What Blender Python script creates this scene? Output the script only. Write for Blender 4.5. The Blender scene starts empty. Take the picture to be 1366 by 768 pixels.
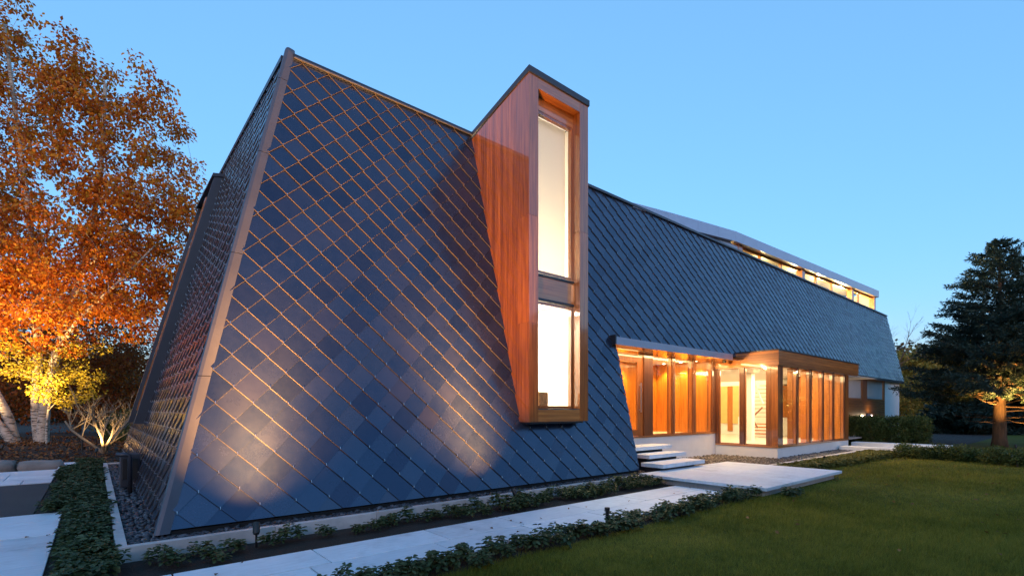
import bpy, bmesh, math, random
import numpy as np
from mathutils import Vector, Matrix

# ------------------------------------------------------------------ camera, sky, sun, exposure
SC = bpy.context.scene
COL = SC.collection
R = math.radians
EYE = 1.5
FPX, CU, SU, HZ = 662.5, .6435, .7654, 547.0      # focal length in photo pixels, heading of the house, horizon row
cam = bpy.data.cameras.new('camera'); cam_o = bpy.data.objects.new('camera', cam); COL.objects.link(cam_o)
cam.sensor_width = 36; cam.lens = FPX / 1366 * 36; cam.shift_y = (HZ - 384) / 1366
cam.clip_start = .05; cam.clip_end = 2000
cam_o.location = (0, 0, EYE); cam_o.rotation_euler = (R(90), 0, math.atan2(SU, CU) - math.pi / 2)
SC.camera = cam_o

SUN_EL, SUN_ROT = 9, 214
w = bpy.data.worlds.new('World'); SC.world = w; w.use_nodes = True
nt = w.node_tree
sky = nt.nodes.new('ShaderNodeTexSky'); sky.sky_type = 'NISHITA'; sky.sun_disc = False
sky.sun_elevation = R(1); sky.sun_rotation = R(SUN_ROT); sky.ozone_density = 5.2; sky.dust_density = 0; sky.air_density = 1
gam = nt.nodes.new('ShaderNodeGamma'); gam.inputs['Gamma'].default_value = .5
nt.links.new(sky.outputs[0], gam.inputs[0]); nt.links.new(gam.outputs[0], nt.nodes['Background'].inputs[0])
nt.nodes['Background'].inputs[1].default_value = .15
sun = bpy.data.lights.new('sun', 'SUN'); sun.energy = .23; sun.angle = R(28); sun.color = (1, .60, .42)
sun_o = bpy.data.objects.new('sun', sun); COL.objects.link(sun_o)
_az = R(SUN_ROT)
_sd = Vector((math.sin(_az) * math.cos(R(SUN_EL)), math.cos(_az) * math.cos(R(SUN_EL)), math.sin(R(SUN_EL))))
sun_o.rotation_euler = _sd.to_track_quat('Z', 'Y').to_euler(); sun_o.location = (0, 0, 40)
SC.view_settings.view_transform = 'Standard'; SC.view_settings.look = 'None'
SC.view_settings.exposure = 3.15; SC.view_settings.gamma = 1; SC.view_settings.use_curve_mapping = False
SC.render.engine = 'CYCLES'
SC.cycles.use_denoising = True
SC.cycles.max_bounces = 8; SC.cycles.transparent_max_bounces = 12
SC.cycles.sample_clamp_indirect = 4

rnd = random.Random(7)
rng = np.random.default_rng(11)

# ------------------------------------------------------------------ helpers
def tag(o, label=None, cat=None, group=None, kind=None):
    if label: o['label'] = label
    if cat: o['category'] = cat
    if group: o['group'] = group
    if kind: o['kind'] = kind
    return o
def empty(name, loc=(0, 0, 0), parent=None):
    o = bpy.data.objects.new(name, None); COL.objects.link(o); o.location = loc; o.parent = parent
    o.empty_display_size = .2
    return o
def obj(name, me, parent=None, loc=None):
    o = bpy.data.objects.new(name, me); COL.objects.link(o)
    if parent is not None: o.parent = parent
    if loc is not None: o.location = loc
    return o
def pymesh(name, v, f, mat, smooth=False):
    me = bpy.data.meshes.new(name); me.from_pydata([tuple(p) for p in v], [], f); me.update()
    if mat: me.materials.append(mat)
    if smooth: me.polygons.foreach_set('use_smooth', [True] * len(me.polygons))
    return me
def npmesh(name, V, Fa, mat, smooth=False):
    """V (n,3), Fa (m,k) all faces with k corners"""
    V = np.asarray(V, np.float32); Fa = np.asarray(Fa, np.int32); m, k = Fa.shape
    me = bpy.data.meshes.new(name)
    me.vertices.add(len(V)); me.vertices.foreach_set('co', V.ravel())
    me.loops.add(m * k); me.loops.foreach_set('vertex_index', Fa.ravel())
    me.polygons.add(m); me.polygons.foreach_set('loop_start', np.arange(m, dtype=np.int32) * k)
    me.polygons.foreach_set('loop_total', np.full(m, k, np.int32))
    if smooth: me.polygons.foreach_set('use_smooth', np.ones(m, bool))
    me.update(calc_edges=True)
    if mat: me.materials.append(mat)
    return me
BF = [(0, 3, 2, 1), (4, 5, 6, 7), (0, 1, 5, 4), (1, 2, 6, 5), (2, 3, 7, 6), (3, 0, 4, 7)]
def boxv(x0, x1, y0, y1, z0, z1):
    return [(x0, y0, z0), (x1, y0, z0), (x1, y1, z0), (x0, y1, z0), (x0, y0, z1), (x1, y0, z1), (x1, y1, z1), (x0, y1, z1)]
class MB:
    def __init__(s): s.v = []; s.f = []
    def add(s, v, f):
        n = len(s.v); s.v += [tuple(p) for p in v]; s.f += [tuple(i + n for i in q) for q in f]; return s
    def box(s, *a): return s.add(boxv(*a), BF)
    def tube(s, pts, rad, n=8, cap=True):
        pts = [Vector(p) for p in pts]; rad = rad if isinstance(rad, (list, tuple)) else [rad] * len(pts)
        v = []; f = []
        for i, p in enumerate(pts):
            t = (pts[min(i + 1, len(pts) - 1)] - pts[max(i - 1, 0)]).normalized()
            a = t.orthogonal().normalized() if abs(t.z) > .9 else t.cross(Vector((0, 0, 1))).normalized()
            b = t.cross(a)
            for k in range(n):
                th = 2 * math.pi * k / n; v.append(p + (a * math.cos(th) + b * math.sin(th)) * rad[i])
        for i in range(len(pts) - 1):
            for k in range(n): f.append((i * n + k, i * n + (k + 1) % n, (i + 1) * n + (k + 1) % n, (i + 1) * n + k))
        if cap: f.append(tuple(range(n))[::-1]); f.append(tuple((len(pts) - 1) * n + k for k in range(n)))
        return s.add(v, f)
    def build(s, name, mat, parent=None, bevel=0, smooth=False, loc=None):
        me = pymesh(name, s.v, s.f, mat, smooth)
        if bevel:
            bm = bmesh.new(); bm.from_mesh(me); bm.normal_update()
            bmesh.ops.bevel(bm, geom=list(bm.edges), offset=bevel, segments=2, affect='EDGES', profile=.6)
            bm.to_mesh(me); bm.free()
        return obj(name, me, parent, loc)
def box(name, mat, parent, x0, x1, y0, y1, z0, z1, bevel=0):
    return MB().box(x0, x1, y0, y1, z0, z1).build(name, mat, parent, bevel)
def prism(poly, axis, a0, a1):
    """extrude polygon (2d) along axis ('x','y','z')"""
    n = len(poly); v = []
    for a in (a0, a1):
        for p, q in poly: v.append({'x': (a, p, q), 'y': (p, a, q), 'z': (p, q, a)}[axis])
    f = [tuple(range(n))[::-1], tuple(range(n, 2 * n))] + [(i, (i + 1) % n, n + (i + 1) % n, n + i) for i in range(n)]
    return v, f
def fixnormals(o):
    bm = bmesh.new(); bm.from_mesh(o.data); bmesh.ops.recalc_face_normals(bm, faces=bm.faces); bm.to_mesh(o.data); bm.free(); return o
def at(px, py, z):                                   # ground point of the place, used only to read sizes off
    a = (px - 683) / FPX; b = (HZ - py) / FPX; t = (z - EYE) / b
    return (CU + SU * a) * t, (SU - CU * a) * t
def lamp(kind, name, loc, energy, color, parent=None, target=None, **kw):
    l = bpy.data.lights.new(name, kind); l.energy = energy; l.color = color
    for k, v in kw.items(): setattr(l, k, v)
    o = bpy.data.objects.new(name, l); COL.objects.link(o); o.location = loc
    if target is not None:
        o.rotation_euler = (Vector(loc) - Vector(target)).to_track_quat('Z', 'Y').to_euler()
    if parent is not None: o.parent = parent
    return o

# ------------------------------------------------------------------ materials
class N:
    def __init__(s, name):
        s.m = bpy.data.materials.new(name); s.m.use_nodes = True; s.t = s.m.node_tree
        s.b = s.t.nodes['Principled BSDF']; s.out = s.t.nodes['Material Output']
    def n(s, typ, **kw):
        x = s.t.nodes.new(typ)
        for k, v in kw.items():
            if k in x.inputs: x.inputs[k].default_value = v
            else: setattr(x, k, v)
        return x
    def l(s, a, b): s.t.links.new(a, b)
    def coord(s, scale=(1, 1, 1), kind='Object'):
        c = s.n('ShaderNodeTexCoord'); m = s.n('ShaderNodeMapping'); m.inputs['Scale'].default_value = scale
        s.l(c.outputs[kind], m.inputs[0]); return m.outputs[0]
    def world(s, scale=(1, 1, 1)):
        g = s.n('ShaderNodeNewGeometry'); m = s.n('ShaderNodeMapping'); m.inputs['Scale'].default_value = scale
        s.l(g.outputs['Position'], m.inputs[0]); return m.outputs[0]
    def noise(s, vec, scale, detail=4, rough=.55):
        x = s.n('ShaderNodeTexNoise', Scale=scale, Detail=detail, Roughness=rough); s.l(vec, x.inputs['Vector']); return x.outputs['Fac']
    def ramp(s, fac, stops):
        x = s.n('ShaderNodeValToRGB'); e = x.color_ramp.elements
        while len(e) < len(stops): e.new(.5)
        for i, (p, c) in enumerate(stops): e[i].position = p; e[i].color = (*c, 1)
        s.l(fac, x.inputs[0]); return x.outputs[0]
    def rand(s):
        """one random number for each piece: joined islands and separate objects alike"""
        g = s.n('ShaderNodeNewGeometry'); o = s.n('ShaderNodeObjectInfo'); a = s.n('ShaderNodeMath', operation='ADD')
        s.l(g.outputs['Random Per Island'], a.inputs[0]); s.l(o.outputs['Random'], a.inputs[1])
        f = s.n('ShaderNodeMath', operation='FRACT'); s.l(a.outputs[0], f.inputs[0]); return f.outputs[0]
    def math(s, op, a, b=None):
        x = s.n('ShaderNodeMath', operation=op)
        for i, q in enumerate((a, b)):
            if q is None: continue
            if isinstance(q, (int, float)): x.inputs[i].default_value = q
            else: s.l(q, x.inputs[i])
        return x.outputs[0]
    def mix(s, fac, a, b, typ='MIX'):
        x = s.n('ShaderNodeMix', data_type='RGBA', blend_type=typ)
        for i, q in ((0, fac), (6, a), (7, b)):
            if isinstance(q, (int, float)): x.inputs[i].default_value = q
            elif isinstance(q, tuple): x.inputs[i].default_value = (*q, 1)
            else: s.l(q, x.inputs[i])
        return x.outputs[2]
    def bump(s, h, strength=.3, dist=.01):
        x = s.n('ShaderNodeBump', Strength=strength, Distance=dist); s.l(h, x.inputs['Height']); s.l(x.outputs[0], s.b.inputs['Normal'])
    def base(s, c):
        if isinstance(c, tuple): s.b.inputs['Base Color'].default_value = (*c, 1)
        else: s.l(c, s.b.inputs['Base Color'])
    def set(s, **kw):
        for k, v in kw.items(): s.b.inputs[k.replace('_', ' ')].default_value = v
        return s

def mat_simple(name, c, rough=.6, metal=0, var=.12, scale=6, spec=.5, bump=0):
    k = N(name); v = k.world()
    f = k.noise(v, scale, 5, .6)
    k.base(k.ramp(f, [(.25, tuple(max(0, q * (1 - var)) for q in c)), (.75, tuple(q * (1 + var) for q in c))]))
    k.set(Roughness=rough, Metallic=metal, Specular_IOR_Level=spec)
    if bump: k.bump(k.noise(v, scale * 6, 4), bump, .004)
    return k.m
def mat_slate():
    k = N('slate'); r = k.rand(); v = k.world()
    n1 = k.noise(v, 7, 5, .65); n2 = k.noise(v, 60, 4, .6)
    c = k.ramp(r, [(0, (.009, .015, .030)), (.5, (.014, .021, .040)), (.8, (.022, .030, .052)), (1, (.028, .031, .048))])
    c = k.mix(.35, c, k.ramp(n1, [(.3, (.009, .015, .030)), (.7, (.026, .034, .055))]))
    k.base(c)
    rr = k.math('ADD', k.math('MULTIPLY', n1, .16), k.math('ADD', k.math('MULTIPLY', r, .13), .10))
    k.l(rr, k.b.inputs['Roughness'])
    k.set(Specular_IOR_Level=.5, IOR=2.15); k.l(k.ramp(k.math('FRACT', k.math('MULTIPLY', r, 7.31)), [(0, (.22, .31, .50)), (.3, (.32, .44, .66)), (.75, (.40, .53, .78)), (1, (.52, .55, .72))]), k.b.inputs['Specular Tint'])
    h = k.math('ADD', k.math('MULTIPLY', n1, 1.0), k.math('MULTIPLY', n2, .25))
    k.bump(h, .16, .006)
    return k.m
def mat_wood(name, axis, c0, c1, c2, coat=1.0, rough=.45):
    k = N(name); sc_ = [26, 26, 26]; sc_['xyz'.index(axis)] = 1.1
    r = k.rand(); v = k.world(tuple(sc_))
    off = k.n('ShaderNodeVectorMath', operation='ADD'); k.l(v, off.inputs[0])
    cx = k.n('ShaderNodeCombineXYZ'); k.l(k.math('MULTIPLY', r, 37.), cx.inputs[0]); k.l(k.math('MULTIPLY', r, 91.), cx.inputs[2]); k.l(cx.outputs[0], off.inputs[1])
    n1 = k.noise(off.outputs[0], 1.0, 6, .62); n2 = k.noise(off.outputs[0], 5, 3, .5)
    g = k.ramp(n1, [(.28, c0), (.52, c1), (.75, c2)])
    tone = k.ramp(r, [(0, (.72, .68, .66)), (.5, (.98, .96, .95)), (1, (1.22, 1.16, 1.1))])
    k.base(k.mix(1.0, g, tone, 'MULTIPLY'))
    k.set(Roughness=rough, Coat_Weight=coat, Coat_Roughness=.06, Coat_IOR=1.85)
    k.bump(n2, .08, .002)
    return k.m
def mat_stone(name, c, var=.1, rough=.6, streak=True):
    k = N(name); r = k.rand(); v = k.world(); vs = k.world((2.2, 9, 2.2))
    a = k.noise(v, 1.6, 5, .6); b = k.noise(vs, 2.2, 6, .65); d = k.noise(v, 30, 3, .6)
    lo = tuple(q * (1 - 2 * var) for q in c); hi = tuple(min(1, q * (1 + var)) for q in c)
    base = k.mix(.5, k.ramp(a, [(.3, lo), (.65, hi)]), k.ramp(b, [(.3, tuple(q * .82 for q in c)), (.6, hi)]))
    base = k.mix(1.0, base, k.ramp(r, [(0, (.87, .87, .87)), (1, (1.06, 1.05, 1.04))]), 'MULTIPLY')
    st = k.noise(v, .9, 6, .75)
    base = k.mix(k.ramp(st, [(.54, (0, 0, 0)), (.70, (.62, .62, .62))]), base, tuple(q * .5 for q in c))
    k.base(base); k.set(Roughness=rough); k.bump(d, .2, .003)
    return k.m
def mat_leaf(name, stops, trans=.45, rough=.55, clump=.8, spec=.3):
    k = N(name); r = k.rand(); v = k.world()
    cl = k.noise(v, clump, 3, .6)
    f = k.math('ADD', k.math('MULTIPLY', r, .55), k.math('MULTIPLY', cl, .55))
    c = k.ramp(f, stops); k.base(c); k.set(Roughness=rough, Specular_IOR_Level=spec)
    tr = k.n('ShaderNodeBsdfTranslucent'); k.l(c, tr.inputs[0])
    mx = k.n('ShaderNodeMixShader'); mx.inputs[0].default_value = trans
    k.l(k.b.outputs[0], mx.inputs[1]); k.l(tr.outputs[0], mx.inputs[2]); k.l(mx.outputs[0], k.out.inputs[0])
    return k.m
def mat_glass(name='window_glass', tint=(1, 1, 1), ior=1.5):
    k = N(name); tr = k.n('ShaderNodeBsdfTransparent'); tr.inputs[0].default_value = (*tint, 1)
    gl = k.n('ShaderNodeBsdfGlossy'); gl.inputs['Roughness'].default_value = .01
    fr = k.n('ShaderNodeFresnel'); ge = k.n('ShaderNodeNewGeometry')
    k.l(k.math('ADD', ior, k.math('MULTIPLY', ge.outputs['Backfacing'], 1 / ior - ior)), fr.inputs[0])
    mx = k.n('ShaderNodeMixShader'); k.l(fr.outputs[0], mx.inputs[0]); k.l(tr.outputs[0], mx.inputs[1]); k.l(gl.outputs[0], mx.inputs[2])
    k.l(mx.outputs[0], k.out.inputs[0]); return k.m
def mat_emit(name, c, s):
    k = N(name); k.base((0, 0, 0)); k.b.inputs['Emission Color'].default_value = (*c, 1); k.b.inputs['Emission Strength'].default_value = s; return k.m
def mat_blind():
    k = N('roller_blind'); tr = k.n('ShaderNodeBsdfTranslucent'); tr.inputs[0].default_value = (.85, .8, .7, 1)
    df = k.n('ShaderNodeBsdfDiffuse'); df.inputs[0].default_value = (.8, .78, .74, 1)
    mx = k.n('ShaderNodeMixShader'); mx.inputs[0].default_value = .55
    k.l(df.outputs[0], mx.inputs[1]); k.l(tr.outputs[0], mx.inputs[2]); k.l(mx.outputs[0], k.out.inputs[0]); return k.m

M = {}
M['slate'] = mat_slate()
M['backing'] = mat_simple('dark_backing', (.012, .013, .016), .9)
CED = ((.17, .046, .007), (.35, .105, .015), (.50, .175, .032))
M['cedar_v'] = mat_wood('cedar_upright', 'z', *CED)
CEL = ((.27, .085, .018), (.45, .165, .034), (.60, .25, .06))
M['cedar_x'] = mat_wood('cedar_lengthwise', 'x', *CEL)
M['cedar_y'] = mat_wood('cedar_crosswise', 'y', *CEL)
M['panel_v'] = mat_wood('wood_panel', 'z', (.28, .085, .010), (.44, .150, .018), (.55, .21, .03), coat=.3, rough=.4)
M['panel_x'] = mat_wood('wood_siding', 'x', (.24, .075, .016), (.38, .135, .03), (.48, .19, .05), coat=.3, rough=.4)
M['zinc'] = mat_simple('zinc_trim', (.085, .095, .125), .5, .2, .12, 2.5)
M['zinc_light'] = mat_simple('light_metal', (.40, .40, .50), .35, .6, .06, 2)
M['zinc_dark'] = mat_simple('dark_metal', (.055, .06, .075), .4, .5, .1, 3)
M['steel'] = mat_simple('stainless_hook', (.75, .75, .78), .3, 1, .05)
M['black'] = mat_simple('black_paint', (.012, .012, .013), .45)
M['white'] = mat_simple('white_render', (.78, .77, .75), .7, 0, .05, 3, bump=.1)
M['inwhite'] = mat_simple('interior_white', (.78, .76, .72), .6, 0, .03, 2)
M['limestone'] = mat_stone('limestone_floor', (.52, .47, .41), .08, .35)
M['paver'] = mat_stone('pale_paver', (.68, .735, .79), .07, .55)
M['kerb'] = mat_stone('kerb_stone', (.50, .47, .46), .14, .6)
M['pebble'] = (lambda k: (k.base(k.ramp(k.rand(), [(0, (.02, .022, .028)), (.7, (.05, .053, .065)), (1, (.11, .11, .125))])), k.set(Roughness=.42), k.m)[-1])(N('river_pebble'))
M['pebble_b'] = (lambda k: (k.base(k.ramp(k.rand(), [(0, (.06, .045, .035)), (.6, (.16, .12, .09)), (1, (.34, .28, .22))])), k.set(Roughness=.6), k.m)[-1])(N('brown_gravel'))
M['glass'] = mat_glass()
M['blind'] = mat_blind()
M['yellow_curtain'] = mat_simple('curtain', (.62, .45, .16), .8, 0, .1, 5)

# ================================================================== the setting
def ground_mat():
    k = N('soil_and_mulch'); v = k.world(); a = k.noise(v, 1.2, 5); b = k.noise(v, 30, 5, .7)
    k.base(k.ramp(k.math('ADD', k.math('MULTIPLY', a, .4), k.math('MULTIPLY', b, .6)), [(.3, (.008, .006, .005)), (.5, (.018, .013, .009)), (.75, (.045, .03, .02))]))
    k.set(Roughness=.95); k.bump(b, .9, .03); return k.m
M['soil'] = ground_mat()
def lawn_mat():
    k = N('lawn_soil'); v = k.world(); a = k.noise(v, .6, 4); b = k.noise(v, 25, 4)
    k.base(k.ramp(k.math('ADD', k.math('MULTIPLY', a, .5), k.math('MULTIPLY', b, .5)), [(.3, (.05, .055, .010)), (.7, (.11, .11, .018))]))
    k.set(Roughness=.95, Specular_IOR_Level=.1); k.bump(b, .6, .02); return k.m
M['lawnbase'] = lawn_mat()

def disc(name, r, z, mat, hole=None):
    n = 64; v = [(0, 0, z)] + [(r * math.cos(2 * math.pi * i / n), r * math.sin(2 * math.pi * i / n), z) for i in range(n)]
    return obj(name, pymesh(name, v, [(0, 1 + i, 1 + (i + 1) % n) for i in range(n)], mat))
tag(disc('ground', 900, -.03, M['soil']), kind='structure')
LY0 = 3.90                                        # edge of the lawn along the plants
tag(box('lawn', M['lawnbase'], None, -14, 60, -30, LY0 - .05, -.028, -.004), kind='structure')
tag(box('garden_bed', M['soil'], None, -6, 9.2, LY0 - .05, 6.2, -.02, -.002), kind='structure')

def pavers(name, rows, x0, x1, z, th, mat, seed, length=(1.1, 1.4), gap=.008, kind='structure', parent=None):
    """rows: list of (y0,y1); every slab a child"""
    rr = random.Random(seed)
    base = MB().box(x0, x1, rows[0][0], rows[-1][1], z - th - .02, z - th + .004).build(name, M['soil'])
    tag(base, kind=kind)
    for (a, b) in rows:
        x = x0 - rr.uniform(0, .8) if x0 < -.9 else x0
        first = True
        while x < x1 - .02:
            ln = rr.uniform(*length) * (rr.uniform(.45, .9) if first else 1)
            e = min(x + ln, x1)
            if x1 - e < .3: e = x1
            dz = rr.uniform(-.002, .002)
            s = MB().box(max(x, x0) + gap, e - gap, a + gap, b - gap, z - th, z + dz).build('slab', mat, base, .004)
            x = e; first = False
    return base
# the front path and the two pieces of paving at the left
pavers('path', [(4.24, 4.835), (4.835, 5.43)], -4, 8.78, .02, .05, M['paver'], 3)
pavers('side_paving', [(4.6, 5.6), (5.6, 6.55), (6.55, 7.44), (7.44, 8.08), (8.08, 9.13), (9.13, 9.8)], -7, -.35, .02, .05, M['paver'], 5, (1.0, 1.5))
pavers('far_paving', [(14.0, 14.75), (14.75, 15.5), (15.5, 16.25), (16.25, 16.95)], -9, -.68, .02, .05, M['paver'], 8, (1.2, 1.7))
pavers('paving_end', [(16.98, 17.8), (17.8, 18.7)], -.72, -.32, .045, .05, M['paver'], 9, (.7, .8))
def asphalt():
    k = N('asphalt'); v = k.world(); a = k.noise(v, 90, 3, .7); b = k.noise(v, .8, 3)
    k.base(k.ramp(k.math('ADD', k.math('MULTIPLY', a, .7), k.math('MULTIPLY', b, .3)), [(.3, (.018, .018, .02)), (.7, (.06, .06, .064))])); k.set(Roughness=.85); k.bump(a, .5, .006); return k.m
tag(box('driveway', asphalt(), None, -20, -.68, 9.82, 13.98, -.02, .006), kind='structure')

# planter kerb, stone by stone
kerb = tag(box('planter_kerb', M['soil'], None, .18, .24, 6.215, 16.45, -.02, .02), kind='structure')
def kerb_run(parent, ax, a0, a1, b0, b1, z0, z1, ln, mat, seed):
    rr = random.Random(seed); a = a0
    while a < a1 - .01:
        e = min(a + ln * rr.uniform(.92, 1.08), a1)
        if a1 - e < .3: e = a1
        g = .0025; dz = rr.uniform(-.003, .003); m = MB()
        if ax == 'x': m.box(a + g, e - g, b0 + dz * .6, b1, z0, z1 + dz)
        else: m.box(b0 + dz * .6, b1, a + g, e - g, z0, z1 + dz)
        m.build('stone', mat, parent, .006); a = e
kerb_run(kerb, 'x', .163, 8.8, 6.2, 6.29, -.02, .15, 1.35, M['kerb'], 2)
kerb_run(kerb, 'y', 6.292, 16.5, .163, .253, -.02, .15, 1.35, M['kerb'], 4)
kerb_run(kerb, 'x', .255, .85, 16.41, 16.5, -.02, .15, 1.35, M['kerb'], 5)

# entrance platform and floating steps
plat = tag(MB().box(8.92, 12.5, 3.82, 6.25, -.02, .112).build('entrance_platform', M['kerb']), kind='structure')
for (xa, xb) in ((8.8, 10.08), (10.08, 11.36), (11.36, 12.63)):
    for (ya, yb) in ((3.7, 4.98), (4.98, 6.3)):
        MB().box(xa + .0015, xb - .0015, ya + .0015, yb - .0015, .112, .17).build('slab', M['paver'], plat, .004)
steps = tag(empty('entrance_steps', (10.4, 7, 0)), 'three floating pale stone steps rising from the platform to the entrance', 'steps')
def shift(o, p):   # keep world place under an offset parent
    o.parent = p; o.matrix_parent_inverse = Matrix.Translation(-Vector(p.location)); return o
for (xa, xb, ya, yb, zt) in ((9.5, 11.26, 6.17, 6.75, .316), (9.82, 11.4, 6.74, 7.24, .462), (9.3, 11.5, 7.21, 7.75, .61)):
    shift(MB().box(xa, xb, ya, yb, zt - .088, zt).build('tread', M['paver'], None, .006), steps)
    shift(MB().box(xa + .12, xb - .2, ya + .16, yb - .02, .02, zt - .09).build('support', M['zinc_dark']), steps)

# right-hand terrace, low walls and walk
pavers('terrace', [(1.0, 2.4), (2.4, 3.8), (3.8, 5.2)], 21.3, 23.4, .08, .06, M['paver'], 21, (.9, 1.2))
pavers('garden_walk', [(-8, -5.6), (-5.6, -3.4), (-3.4, -1.2), (-1.2, 1.0)], 21.3, 23.4, .06, .06, M['paver'], 22, (.9, 1.2))
wl = tag(box('low_wall', M['soil'], None, 20.6, 20.9, 3.7, 6.0, -.02, .05), kind='structure')
kerb_run(wl, 'y', 3.66, 6.1, 20.5, 21.0, -.02, .22, 1.2, M['white'], 6)
wl2 = tag(box('terrace_wall', M['soil'], None, 22.2, 22.5, 3.3, 6.1, -.02, .05), kind='structure')
kerb_run(wl2, 'y', 3.3, 6.15, 22.0, 22.6, -.02, .30, 1.4, M['white'], 16)
gk = tag(box('gallery_kerb', M['soil'], None, 12.8, 20.3, 5.26, 5.34, -.02, .05), kind='structure')
kerb_run(gk, 'x', 12.66, 20.45, 5.22, 5.36, -.02, .15, 1.3, M['kerb'], 12)

# ================================================================== the house
LEAN = .26; X0 = .55; Y0 = 6.665; ZB = .17; ZE = 7.24
XR_B, XR_T = 35.97, 36.98                          # far end at the lower and the upper edge of the slate
EAVE = 3.17
def wy(z): return Y0 + LEAN * (z - ZB)
def wx(z): return X0 + LEAN * (z - ZB)
def xr(z): return XR_B + (XR_T - XR_B) * (z - 3.2) / (ZE - 3.2)
def entry_x(z): return 9.30 + .13 * (z - .17) / 2.96
YB = 17.2                                          # back of the house
house = tag(empty('slate_house', (X0, Y0, 0)), 'dark slate-clad house with leaning walls, cedar dormer and lit glazed entrance', 'house')
HP = house
def hp(o): return shift(o, HP)
def sub(o, p):                                    # sub-part placed in world coordinates under a part
    o.parent = p; o.matrix_parent_inverse = (Matrix.Translation(Vector(HP.location))).inverted() if p.parent is not None else Matrix.Translation(-Vector(p.location)); return o
# parts are themselves placed in world coordinates with a parent inverse, so their own frame is the world's
def part(name, mat, mb, bevel=0, smooth=False):
    return hp(mb.build(name, mat, None, bevel, smooth))
def spart(name, mat, mb, p, bevel=0, smooth=False):
    o = mb.build(name, mat, None, bevel, smooth); o.parent = p; return o

# solid backing under the slate: left block, upper band, end wall, flat roof, back wall
bk = MB(); I = .03
bk.add([(wx(.05) + I, wy(.05) + I, .05), (entry_x(.05), wy(.05) + I, .05), (entry_x(1.3), wy(1.3) + I, 1.3), (wx(1.3) + I, wy(1.3) + I, 1.3)], [(0, 1, 2, 3)])
def bquad(xa0, xa1, xb0, xb1, za, zb): bk.add([(xa0, wy(za) + I, za), (xa1, wy(za) + I, za), (xb1, wy(zb) + I, zb), (xb0, wy(zb) + I, zb)], [(0, 1, 2, 3)])
bquad(wx(1.3) + I, 6.05, wx(ZE) + I, 6.05, 1.3, ZE)
bquad(7.59, entry_x(1.3), 7.59, entry_x(EAVE), 1.3, EAVE)
bquad(7.59, xr(EAVE), 7.59, xr(ZE), EAVE, ZE)
bk.add([(wx(.05) + I, Y0 + I, .05), (wx(ZE) + I, wy(ZE) + I, ZE), (wx(ZE) + I, YB, ZE), (wx(.05) + I, YB, .05)], [(0, 1, 2, 3)])
for (xa, xb, ya) in ((wx(ZE), 6.05, wy(ZE)), (6.05, 7.59, 9.62), (7.59, xr(ZE), wy(ZE))): bk.add([(xa, ya, ZE - .01), (xb, ya, ZE - .01), (xb, YB, ZE - .01), (xa, YB, ZE - .01)], [(0, 1, 2, 3)])
bk.add([(wx(0), YB, 0), (XR_B, YB, 0), (xr(ZE), YB, ZE), (wx(ZE), YB, ZE)], [(0, 1, 2, 3)])
bk.add([(XR_B, wy(EAVE), EAVE), (XR_B, YB, EAVE), (xr(ZE), YB, ZE), (xr(ZE), wy(ZE), ZE)], [(0, 1, 2, 3)])
part('wall', M['backing'], bk)

# --- slate diamonds
CS = math.cos(math.atan(LEAN)); SN = math.sin(math.atan(LEAN))
TW, TR = .425, .2145
def clip(poly, a, b, c):                           # keep a*x+b*y+c >= 0
    out = []
    for i in range(len(poly)):
        p, q = poly[i], poly[(i + 1) % len(poly)]; dp = a * p[0] + b * p[1] + c; dq = a * q[0] + b * q[1] + c
        if dp >= 0: out.append(p)
        if dp * dq < 0: t = dp / (dp - dq); out.append((p[0] + (q[0] - p[0]) * t, p[1] + (q[1] - p[1]) * t))
    return out
def area(p): return abs(sum(p[i][0] * p[(i + 1) % len(p)][1] - p[(i + 1) % len(p)][0] * p[i][1] for i in range(len(p)))) / 2 if len(p) > 2 else 0
S_TOP = (ZE - ZB) / CS
TH = .014
def tile_geo(poly, ctr, offs, face):
    """slab of slate over a polygon in wall coordinates (a along the wall, s up the slope); lower tip proud"""
    def P(a, s, o):
        if face == 'long': return (a, Y0 + s * SN - o * CS, ZB + s * CS + o * SN)
        return (X0 + s * SN - o * CS, a, ZB + s * CS + o * SN)
    n = len(poly); v = []
    for k in (0, 1):
        for (a, s) in poly:
            o = .024 - (s - ctr[1]) * (.080 if face == 'long' else .062) + offs[0] * (a - ctr[0]) + offs[1]
            v.append(P(a, s, o - (TH if k == 0 else 0)))
    f = [tuple(range(n))[::-1], tuple(range(n, 2 * n))] + [(i, (i + 1) % n, n + (i + 1) % n, n + i) for i in range(n)]
    if face != 'long': f = [q[::-1] for q in f]
    return v, f
def diamond(a, s):                                 # centre; upper half tucked a little under the neighbours
    h = TW / 2; e = .014
    return [(a, s - TR + .0015), (a + h - .001, s), (a + .006, s + TR + e), (a - .006, s + TR + e), (a - h + .001, s)]
def proj_size(p):
    x, y, z = p; zc = x * CU + y * SU; rr = x * SU - y * CU
    return 683 + FPX * rr / zc, HZ - FPX * (z - EYE) / zc
tiles = []; hooks = {'long': [], 'end': []}
trn = random.Random(5)
def tile_off(): return (trn.uniform(-.006, .006), trn.uniform(-.0015, .0015))
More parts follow.
